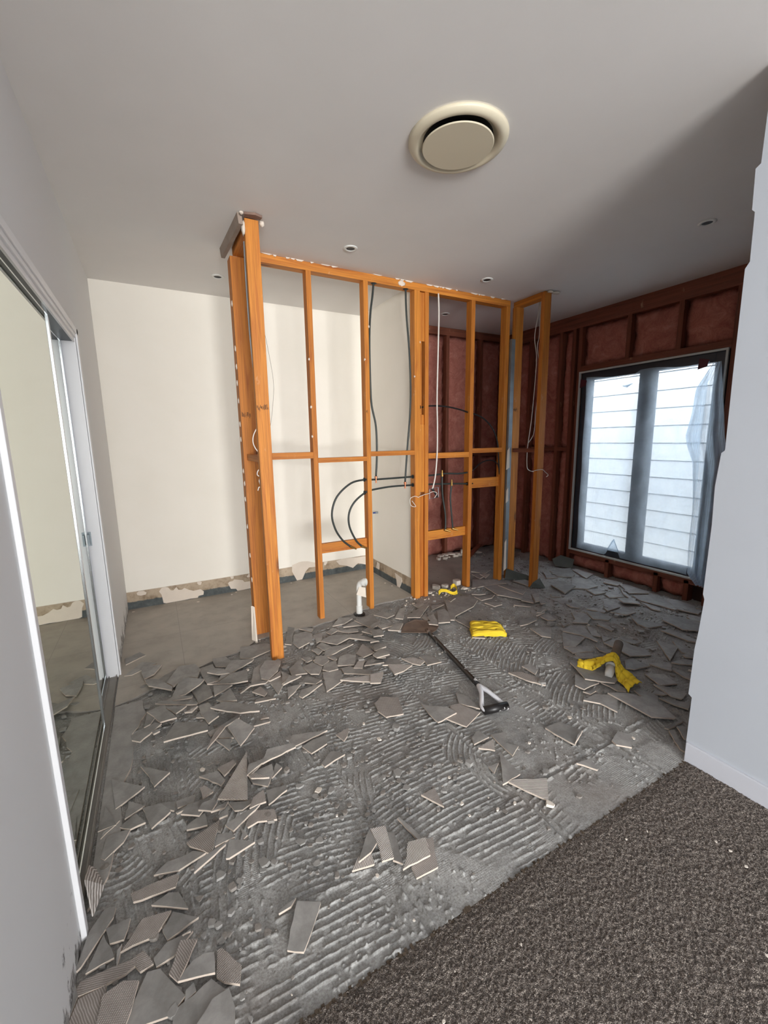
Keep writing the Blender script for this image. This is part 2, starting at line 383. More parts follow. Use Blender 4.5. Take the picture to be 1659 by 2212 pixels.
# floor: ribbed tile adhesive as real relief
def smoothstep(a, b, x): t = np.clip((x-a)/(b-a), 0, 1); return t*t*(3-2*t)
rng = np.random.RandomState(5)
def vnoise(X, Y, sc, seed):
    r = np.random.RandomState(seed); G = r.rand(256, 256)
    x, y = X*sc+37.3, Y*sc+11.7; xi, yi = np.floor(x).astype(int), np.floor(y).astype(int); fx, fy = x-xi, y-yi
    fx = fx*fx*(3-2*fx); fy = fy*fy*(3-2*fy); g = lambda a, b: G[a % 256, b % 256]
    return (g(xi,yi)*(1-fx)+g(xi+1,yi)*fx)*(1-fy)+(g(xi,yi+1)*(1-fx)+g(xi+1,yi+1)*fx)*fy
def fbm(X, Y, sc, seed, n=4): return sum(vnoise(X, Y, sc*2**i, seed+i)*.5**i for i in range(n))/sum(.5**i for i in range(n))
XB = [-.31, -.01, .572, 1.155, 1.745, 2.33, 2.915, 3.5, 3.97]; YBK = [.80, 1.045, 1.585, 2.20, 2.80, 3.5, 4.1]
# per cell: direction of the trowel strokes (degrees), arc radius (0 = straight), pitch
CELL = {(0,0):(-80,0),(0,1):(-82,1.5),(0,2):(-85,0),(0,3):(10,0),
        (1,0):(-3,0),(1,1):(-4,1.4),(1,2):(-88,0),(1,3):(-20,0),
        (2,0):(-4,0),(2,1):(2,1.6),(2,2):(-8,0),(2,3):(15,0),
        (3,0):(7,0),(3,1):(1,-1.8),(3,2):(-14,2.5),(3,3):(-55,.6),
        (4,0):(9,0),(4,1):(24,1.0),(4,2):(28,1.2),(4,3):(-70,.5),
        (5,0):(0,0),(5,1):(-10,0),(5,2):(-62,.7),(5,3):(-74,.9),
        (6,1):(20,0),(6,2):(-60,0),(6,3):(-20,.8),(6,4):(60,0),(5,4):(-30,0),(7,2):(20,0),(7,3):(80,0),(4,4):(40,0)}
def relief(X, Y):
    h = np.zeros_like(X); ridge = np.zeros_like(X)
    wx = X + .006*(vnoise(X, Y, 9, 3)-.5); wy = Y + .006*(vnoise(X, Y, 9, 4)-.5)
    for i in range(len(XB)-1):
        for j in range(len(YBK)-1):
            mk = (wx >= XB[i]) & (wx < XB[i+1]) & (wy >= YBK[j]) & (wy < YBK[j+1])
            if not mk.any(): continue
            a, R = CELL.get((i, j), (random.uniform(-90, 90), random.choice([0, .8])))
            cx, cy = (XB[i]+XB[i+1])/2, (YBK[j]+YBK[j+1])/2
            def field(a, R, cx, cy):
                n = (-sin(radians(a)), cos(radians(a)))
                if R: return np.hypot(X-(cx-n[0]*R), Y-(cy-n[1]*R)) - abs(R)
                return (X-cx)*n[0]+(Y-cy)*n[1]
            v = field(a, R, cx, cy)
            # a second stroke direction over part of the cell
            sel = fbm(X, Y, 3.1, 50+i*7+j, 2) > .63
            v = np.where(sel, field(a+random.choice([-70, 60, 80]), .35, cx+.1, cy-.1), v)
            v = v + .004*(vnoise(X, Y, 14, 8)-.5) + .0022*(vnoise(X, Y, 60, 28)-.5)
            ph = (v/.0245) % 1.0
            prof = smoothstep(.10, .16, ph)*(1-smoothstep(.33, .45, ph))
            ridge[mk] = prof[mk]
    brk = smoothstep(.30, .42, fbm(X, Y, 11, 21, 3))            # ridges chipped away here and there
    bare = smoothstep(.58, .66, fbm(X, Y, 2.6, 33, 3) + .12*smoothstep(1.10, .85, Y)*(X > .2))          # patches squeezed flat
    chips = vnoise(X, Y, 90, 71)
    r = ridge*brk*(.6+.5*chips)*(1-.8*smoothstep(.72, .8, vnoise(X, Y, 38, 72)))
    flat = .0045 + .001*vnoise(X, Y, 60, 9)
    h = .0005 + .0056*r*(1-bare) + bare*flat + .0012*fbm(X, Y, 45, 13, 2)
    d = np.full_like(X, 9.0)
    for x in XB[1:-1]: d = np.minimum(d, abs(wx-x))
    for y in YBK[1:-1]: d = np.minimum(d, abs(wy-y))
    g = 1-smoothstep(.004, .012, d); shoulder = np.exp(-((d-.016)/.006)**2)
    h = h*(1-.75*g) + .005*shoulder*smoothstep(.45, .6, vnoise(X, Y, 55, 15))
    crumbs = smoothstep(.78, .9, vnoise(X, Y, 95, 17))*smoothstep(.52, .66, fbm(X, Y, 4, 19, 3)); h = h + .006*crumbs
    return h
def grid_mesh(name, x0, x1, y0, y1, st, fn, mat, zoff=0):
    nx, ny = int((x1-x0)/st)+1, int((y1-y0)/st)+1
    xs, ys = np.linspace(x0, x1, nx), np.linspace(y0, y1, ny); X, Y = np.meshgrid(xs, ys); Z = fn(X, Y)+zoff
    co = np.stack([X, Y, Z], -1).reshape(-1, 3).astype(np.float32)
    idx = np.arange(nx*ny).reshape(ny, nx); q = np.stack([idx[:-1,:-1], idx[:-1,1:], idx[1:,1:], idx[1:,:-1]], -1).reshape(-1, 4)
    me = bpy.data.meshes.new(name); me.vertices.add(len(co)); me.vertices.foreach_set('co', co.ravel())
    me.loops.add(q.size); me.loops.foreach_set('vertex_index', q.ravel().astype(np.int32)); me.polygons.add(len(q))
    me.polygons.foreach_set('loop_start', np.arange(0, q.size, 4, dtype=np.int32)); me.polygons.foreach_set('loop_total', np.full(len(q), 4, dtype=np.int32))
    me.update(calc_edges=True); me.materials.append(mat); me.polygons.foreach_set('use_smooth', np.ones(len(q), dtype=bool))
    o = bpy.data.objects.new(name, me); COL.objects.link(o); WORLD[name] = Vector((0,0,0)); return o
fl = grid_mesh('floor', XL-.06, 2.35, YK, 2.20, .0028, relief, m_adh); fl['kind'] = 'structure'
fl = grid_mesh('floor', 2.35, 3.97, YK, 2.20, .0042, relief, m_adh); fl['kind'] = 'structure'
fl = grid_mesh('floor', XL-.06, 3.97, 2.20, 4.09, .0050, relief, m_adh); fl['kind'] = 'structure'
struct('floor', MB().box(-2.4, 4.1, -6.5, 4.2, -.12, -.012), plain('concrete_slab', srgb(120,116,112), .95))
# the old tiles still lying behind the stud frame
random.seed(4)
def rough(poly, amp=.012, step=.05, close=True):
    o = []; n = len(poly)
    for i in range(n if close else n-1):
        a, b_ = Vector(poly[i]), Vector(poly[(i+1) % n]); L = (b_-a).length; k = max(1, int(L/step)); nn = Vector((-(b_-a).y, (b_-a).x)).normalized() if L else Vector((0,0))
        for t in range(k): o.append(a.lerp(b_, t/k) + (nn*random.uniform(-amp, amp) if t else Vector((0,0))))
    if not close: o.append(Vector(poly[-1]))
    return o
front = rough([(XL,2.50),(-.16,2.57),(.02,2.66),(.15,2.71),(.43,2.80),(.52,2.9),(.72,2.92),(.95,2.9),(1.3,2.97),(1.6,3.05),(1.93,3.04),(2.35,3.06),(2.62,3.10),(2.80,3.4),(3.05,3.7),(3.15,4.09)], .012, .05, False)
tl = [(p.x, p.y, .001) for p in front] + [(XP+.1, 4.09, .001), (XP+.1, YB, .001), (XL, YB, .001)]
t_ = MB().prism(tl, (0, 0, .013), 0, 1); struct('floor', t_, [m_tiles, m_mortar])
# remaining tile strip and metal track beside the mirrored doors
strip = rough([(XL+.004,1.36),(XL+.05,1.45),(XL+.075,1.6),(XL+.06,1.8),(XL+.10,2.0),(XL+.09,2.2),(XL+.15,2.35),(XL+.13,2.49)], .008, .05, False)
struct('floor', MB().prism([(p.x, p.y, .002) for p in strip]+[(XL+.004, 2.49, .002)], (0,0,.0115), 0, 1), [m_face, m_edge])
# carpet
def carpet_h(X, Y): return .002*(vnoise(X, Y, 90, 44))+.0065*vnoise(X, Y, 230, 45) + .004*smoothstep(YK, YK-.05, Y) 
cp = empty('carpet', (.8, .3, 0), 'brown-grey flecked loop-pile carpet in the foreground, cut along the tile adhesive', 'carpet')
g = grid_mesh('carpet_pile', XL, XF, .0, YK-.001, .003, carpet_h, m_carpet, .002); g.parent = cp; g.location = (-.8, -.3, 0); tag(g, kind='stuff')
cb = MB().box(XL, XF, -6.3, .0, 0, .008).box(-2.3, XL, -6.3, -.9, 0, .008); cb.build('carpet_backing', m_carpet, cp)
def carpet_edge():
    mb = MB(); xs = np.linspace(XL, XF, 240)
    for k in range(len(xs)-1):
        mb.box(xs[k], xs[k+1]-.001, YK-.006-random.random()*.003, YK+random.random()**3*.010, .001, .004+random.random()*.004)
    return mb
carpet_edge().build('frayed_edge', plain('jute_backing', srgb(84,72,60), 1, 0, None, .2), cp)

# window in the right-hand outside wall
win = empty('window_1', (XR, 2.3, .2), kind='structure')
f = MB(); f.box(3.90, 3.965, 1.70, 1.775, .215, 2.03).box(3.90, 3.965, 2.85, 2.95, .215, 2.03).box(3.90, 3.965, 1.775, 2.85, 1.955, 2.03).box(3.90, 3.965, 1.775, 2.85, .215, .285)
wf = f.build('window_frame', m_dark, win, bevel=.003)
MB().box(3.925, 3.96, 2.225, 2.375, .285, 1.955).build('mullion', m_dark, win, bevel=.003)
tr_ = MB()
for a in ((3.872,3.89,1.685,1.70,.20,2.045),(3.872,3.89,2.95,2.965,.20,2.045),(3.872,3.89,1.70,2.95,2.03,2.045),(3.872,3.89,1.70,2.95,.20,.215)): tr_.box(*a)
tr_.build('edge_trim', plain('grey_angle_trim', srgb(196,202,200), .4), wf)
for y0, y1 in ((2.375, 2.85), (1.775, 2.225)):
    MB().box(3.93, 3.934, y0, y1, .285, 1.955).build('pane', m_glass, win)
# boarded fence outside
fe = empty('board_fence', (5.3, 2.3, -.2), 'white horizontal board fence seen outside through the window', 'fence')
for k in range(16):
    MB().prism([(4.948,-1.5,-.2+k*.19),(4.975,-1.5,-.2+k*.19),(4.975,-1.5,-.018+k*.19),(4.952,-1.5,-.018+k*.19)], (0,10,0)).build('board', m_fence, fe)
MB().box(4.978, 4.985, -1.5, 8.5, -.25, 2.82).build('backing', plain('shadow_grey_backing', srgb(96,98,100), .9), fe)  # dark sheet added so the gaps between boards read as shade lines
for y in (.9, 3.3, 5.7): MB().box(4.985, 5.05, y, y+.06, -.25, 2.8).build('post', m_fence, fe)
tag(MB().box(4.1, 7, -3, 9, -.25, -.15).build('ground_outside', plain('pale_paving', srgb(196,190,180), .9)), kind='structure')

# ---------------------------------------------------------------- timber wall frames with glass wool
def stick(parent, name, b_, mat, bev=.0015, label=None):
    o = MB().box(*b_).build(name, mat, parent, bevel=bev)
    if label: o['label'] = label
    return o
rf = empty('timber_wall_frame', (3.92, 2.4, 0), 'dark stained pine framing of the window wall, studs, header and top plate', 'wall frame')
x0, x1 = XR, 3.965
stick(rf, 'top_plate', (x0, x1, .5, 4.0, C-.135, C-.001), redwood_y)
for y in (.85, 1.30, 1.63, 2.955, 3.03, 3.19, 3.60, 3.93): stick(rf, 'stud', (x0, x1, y, y+.042, .0, C-.135), redwood_z)
for y in (2.03, 2.46): stick(rf, 'cripple_stud', (x0, x1, y, y+.04, 2.10, C-.135), redwood_z)
for y in (1.78, 2.03, 2.50): stick(rf, 'cripple_stud', (x0, x1, y, y+.04, .0, .185), redwood_z)
stick(rf, 'window_header', (x0, x1, 1.672, 2.955, 2.05, 2.10), redwood_y)
stick(rf, 'window_sill_plate', (x0, x1, 1.672, 2.955, .155, .198), redwood_y)
for a, b_ in ((3.072, 3.19), (3.232, 3.60), (3.642, 3.93)): stick(rf, 'noggin', (x0, x1, a, b_, 1.25, 1.29), redwood_y)
bf = empty('timber_wall_frame', (3.0, 4.04, 0), 'dark pine framing of the back corner wall behind the black pipes', 'wall frame')
y0, y1 = 4.0, 4.085
stick(bf, 'top_plate', (XP+.1, 3.875, y0, y1, C-.08, C-.001), redwood_x)
SX = (2.04, 2.50, 2.98, 3.47, 3.83)
for x in SX: stick(bf, 'stud', (x, x+.042, y0, y1, 0, C-.08), redwood_z)
for i in range(4): stick(bf, 'noggin', (SX[i]+.042, SX[i+1], y0, y1, 1.20-(i%2)*.02, 1.24-(i%2)*.02), redwood_x)
def batt(axis, a0, a1, z0, z1, depth, label):
    """a puffed batt between two studs; axis 'y' lies in the right wall, 'x' in the back wall"""
    n, mz = max(4, int((a1-a0)/.04)), max(4, int((z1-z0)/.04)); vs = []; fs = []
    sd = random.random()*50
    for i in range(mz+1):
        for j in range(n+1):
            u, v = j/n, i/mz; p = (min(u, 1-u)*2)**.35*(min(v, 1-v)*2)**.35 if 0 < u < 1 and 0 < v < 1 else 0
            A, Z = a0+(a1-a0)*u, z0+(z1-z0)*v
            k = depth - .045*p - .012*math.sin(A*37+sd)*math.cos(Z*21+sd) - .008*math.sin(A*90+Z*55+sd)
            vs.append((k, A, Z) if axis == 'y' else (A, k, Z))
    for i in range(mz):
        for j in range(n):
            a = i*(n+1)+j; fs.append((a, a+1, a+n+2, a+n+1) if axis == 'x' else (a, a+n+1, a+n+2, a+1))
    mb = MB().add(vs, fs); o = mb.build('insulation_batt', m_wool, smooth=True)
    so = o.modifiers.new('thick', 'SOLIDIFY'); so.thickness = .02; so.offset = -1
    tag(o, label, 'insulation', 'red-brown glass wool batts between the studs'); return o
R_ = 'red-brown glass wool batt '
DX = 3.945
batt('y', 2.50, 2.955, 2.10, C-.135, DX, R_+'above the left window pane, beside the left window stud')
batt('y', 2.07, 2.46, 2.10, C-.135, DX, R_+'above the window mullion, middle of the three over the window')
batt('y', 1.672, 2.03, 2.10, C-.135, DX, R_+'above the right window pane next to the white foreground wall')
batt('y', 1.342, 1.63, .02, C-.135, DX, R_+'right of the window next to the white foreground wall')
batt('y', 2.54, 2.955, .01, .155, DX, R_+'below the sill under the left window pane')
batt('y', 2.07, 2.50, .01, .155, DX, R_+'below the sill under the window mullion')
batt('y', 1.82, 2.03, .01, .155, DX, R_+'below the sill under the right window pane')
batt('y', 3.072, 3.19, .01, 1.25, DX, R_+'narrow lower one just left of the window')
batt('y', 3.072, 3.19, 1.29, C-.135, DX, R_+'narrow upper one just left of the window')
batt('y', 3.232, 3.60, .01, 1.25, DX, R_+'lower half of window wall, seen through the right frame end')
batt('y', 3.232, 3.60, 1.29, C-.135, DX, R_+'upper half of window wall, seen through the right frame end')
batt('y', 3.642, 3.93, .01, 1.25, DX, R_+'lower half of window wall in the back corner')
batt('y', 3.642, 3.93, 1.29, C-.135, DX, R_+'upper half of window wall in the back corner')
names = ('behind the double stud', 'behind the white hanging cable', 'behind the arched black cable', 'in the far back corner by the dark downpipe')
for i in range(4):
    batt('x', SX[i]+.042, SX[i+1], .02, 1.18, 4.065, R_+'lower back wall, '+names[i])
    batt('x', SX[i]+.042, SX[i+1], 1.24, C-.08, 4.065, R_+'upper back wall, '+names[i])

# ---------------------------------------------------------------- the bare stud frame in the middle of the room
sf = empty('stud_frame', (1.8, 3.03, 0), 'bare orange pine stud partition standing full height in the middle of the room', 'stud wall')
P0, P1 = YS, YS+.07
stick(sf, 'top_plate', (.60, 2.94, P0, P1, C-.055, C-.001), wood_x)
stick(sf, 'stud', (.535, .63, 2.975, 3.07, .0, C-.06), wood_z)
for x in (1.035, 1.474): stick(sf, 'stud', (x, x+.037, P0, P1, 0, C-.055), wood_z)
stick(sf, 'stud', (1.920, 1.972, P0, P1, 0, C-.055), wood_z); stick(sf, 'stud', (2.022, 2.058, P0+.002, P1, 0, C-.055), wood_z)
for z0, z1, d in ((2.18, 2.55, .004), (.95, 1.52, .004), (1.25, 1.6, .014), (.0, .92, .02)):
    stick(sf, 'packer', (1.972, 2.022, P0+d+.008, P1-.004, z0, z1), wood_z)
stick(sf, 'packer', (1.972, 1.995, P0+.012, P1-.02, 1.6, 2.18), wood_z)
stick(sf, 'stud', (2.497, 2.537, P0, P1, 0, C-.055), wood_z)
stick(sf, 'stud', (2.895, 2.94, P0, P1, 0, C-.055), wood_z)
for x_0, x_1, z0, z1, y in ((.63, 1.035, 1.271, 1.317, 0), (1.072, 1.474, 1.236, 1.271, 0), (1.511, 1.92, 1.271, 1.308, 0), (2.058, 2.497, 1.234, 1.280, 0), (2.537, 2.895, 1.268, 1.309, 0)):
    stick(sf, 'noggin', (x_0, x_1, P0+.001, P1-.001, z0, z1), wood_x)
for x_0, x_1, z0, z1 in ((1.072, 1.474, .530, .606), (2.058, 2.497, .508, .590), (2.537, 2.895, .943, 1.032)):
    stick(sf, 'tap_board', (x_0, x_1, P0+.036, P1, z0, z1), wood_x)
# left return towards the camera
YN = 2.57
stick(sf, 'end_post', (.552, .628, YN, YN+.045, .0, C-.012), wood_z, .002, 'bright orange front end post')
stick(sf, 'return_plate', (.552, .624, YN+.045, 2.975, C-.06, C-.012), wood_y)
stick(sf, 'return_noggin', (.555, .622, YN+.045, 2.975, 1.275, 1.315), wood_y)
# right return
stick(sf, 'return_stud', (3.0, 3.09, 2.985, 3.03, 0, C-.05), wood_z)
stick(sf, 'end_post', (3.008, 3.085, 2.675, 2.715, 0, C-.004), wood_z, .002, 'scuffed right end post with black membrane at its foot')
stick(sf, 'return_plate', (3.008, 3.08, 2.715, 3.03, C-.05, C-.002), wood_y)
stick(sf, 'return_noggin', (3.01, 3.08, 2.715, 2.985, 1.265, 1.30), redwood_y)
# pencil batch stamps on the front studs: rows of dark strokes
def stamp(x_0, x_1, z, y, seed):
    r = random.Random(seed); mb = MB(); x = x_0
    while x < x_1-.003:
        hh = r.uniform(.012, .032); zz = z+r.uniform(-.008, .008); mb.box(x, x+r.uniform(.0012, .003), y-.0006, y, zz-hh/2, zz+hh/2); x += r.uniform(.0035, .006)
    return mb
ink = plain('ink', srgb(40,36,34), .8)
for a in ((.556, .625, 1.595, YN, 1), (.540, .60, 1.575, 2.975, 2), (3.005, 3.055, 1.66, 2.985, 3), (1.476, 1.49, 1.62, P0, 4)):
    stamp(*a).build('grain_stamp', ink, sf)
# blobs of cream adhesive on the stud edges
def blob(c, r, sq=(1,1,1), seed=0, n=7):
    rr = random.Random(seed); mb = MB(); vs = []; fs = []
    for i in range(n+1):
        for k in range(10):
            t = pi*i/n; a = 2*pi*k/10; q = r*(1+rr.uniform(-.25, .25)); vs.append((c[0]+q*sin(t)*cos(a)*sq[0], c[1]+q*sin(t)*sin(a)*sq[1], c[2]+q*cos(t)*sq[2]))
    for i in range(n):
        for k in range(10): fs.append((i*10+k, (i+1)*10+k, (i+1)*10+(k+1)%10, i*10+(k+1)%10))
    return mb.add(vs, fs)
k = 0
for z in (2.26, 2.02, 1.90, 1.78, 1.64, 1.50, 1.39, 1.21, 1.10, .98, .80, .60, .42): 
    k += 1; blob((.534, 3.0+random.uniform(-.02,.03), z+random.uniform(-.03,.03)), .010, (.6,1,1.7), k).build('adhesive_blob', m_patch, sf, smooth=True)
for x, z in ((1.035, 1.97), (1.035, 1.64), (1.035, 1.43), (1.513, 2.24), (1.476, 2.0), (1.922, 1.9), (1.972, 2.17)):
    k += 1; blob((x, 3.004, z), .008, (1,.7,1.2), k).build('adhesive_blob', m_patch, sf, smooth=True)
# broken plaster left on top of the frame
st_ = MB().prism([(.512, 2.555, C), (.535, 2.555, C), (.512, 3.05, C), (.490, 3.05, C)][::-1], (.006, 0, -.055))
st_.build('plasterboard_strip', plain('torn_board_edge', srgb(150,134,122), .9, 0, (60,.5,.004), .15), sf)
MB().prism([(.55,2.56,C-.001),(.635,2.56,C-.001),(.64,2.53,C-.001),(.60,2.515,C-.001),(.545,2.53,C-.001)][::-1], (0,0,-.012)).build('torn_paper', plain('torn_paper', srgb(128,104,92), .9, 0, (70,.5,.004), .2), sf)
for c, r, s in (((.545,2.575,2.545), .02, (.5,1,1.7)), ((.645,2.56,2.58), .014, (1,1,1)), ((.53,2.53,2.60), .012, (1,1,.6)), ((1.80,3.0,2.585), .024, (1.3,.2,.8)), ((3.12,2.66,2.60), .03, (1.4,1,.25)), ((3.05,2.66,2.60), .02, (1.4,1,.3))):
    k += 1; blob(c, r, s, k).build('plaster_remnant', m_patch, sf, smooth=True)
jg = MB(); x = .63
while x < 2.93:
    w_ = random.uniform(.02, .09)
    if random.random() < .6: jg.prism([(x,2.9985,C), (x+w_,2.9985,C), (x+w_*.7,2.9985,C-random.uniform(.004,.012)), (x+w_*.2,2.9985,C-random.uniform(.003,.01))], (0,-.006,0))
    x += w_
jg.build('board_remnant', m_patch, sf)
# steel angle at the right corner, with torn bead
sa = empty('steel_corner_angle', (2.97, 2.98, 0), 'galvanised steel corner angle fixed between the two right corner studs, torn plaster at its foot', 'steel angle')
MB().box(2.945, 2.990, 2.975, 2.979, .12, 2.28).box(2.945, 2.949, 2.979, 3.0, .12, 2.28).build('angle', m_steel, sa)
for z0, z1, xo in ((.10,.42,-.012), (.78,.93,-.012), (1.10,1.31,-.02)):
    MB().prism([(2.945+xo, 2.972, z0), (2.965, 2.972, z0+.02), (2.958, 2.972, z1), (2.944+xo*.6, 2.972, z1-.03)], (0, -.004, 0)).build('torn_bead', m_patch, sa)
def flap(poly, d, label):
    o = MB().prism(poly, d).build('membrane_flap', m_flap); tag(o, label, 'membrane'); return o
flap([(2.95,2.965,.012),(3.02,2.90,.012),(3.16,2.80,.012),(3.20,2.78,.03),(3.05,2.93,.09),(2.97,2.97,.12)], (.004,.004,0), 'torn black membrane flap curling at the foot of the steel angle')
flap([(2.97,2.672,.012),(3.10,2.60,.012),(3.125,2.66,.03),(3.10,2.671,.085),(3.02,2.671,.06)], (.003,-.003,0), 'torn black membrane flap round the foot of the right end post')
flap([(3.72,3.0,.02),(3.80,2.85,.02),(3.84,2.86,.11),(3.80,3.0,.13),(3.74,3.06,.08)], (.004,.004,0), 'crumpled black membrane scrap on the floor left of the window')

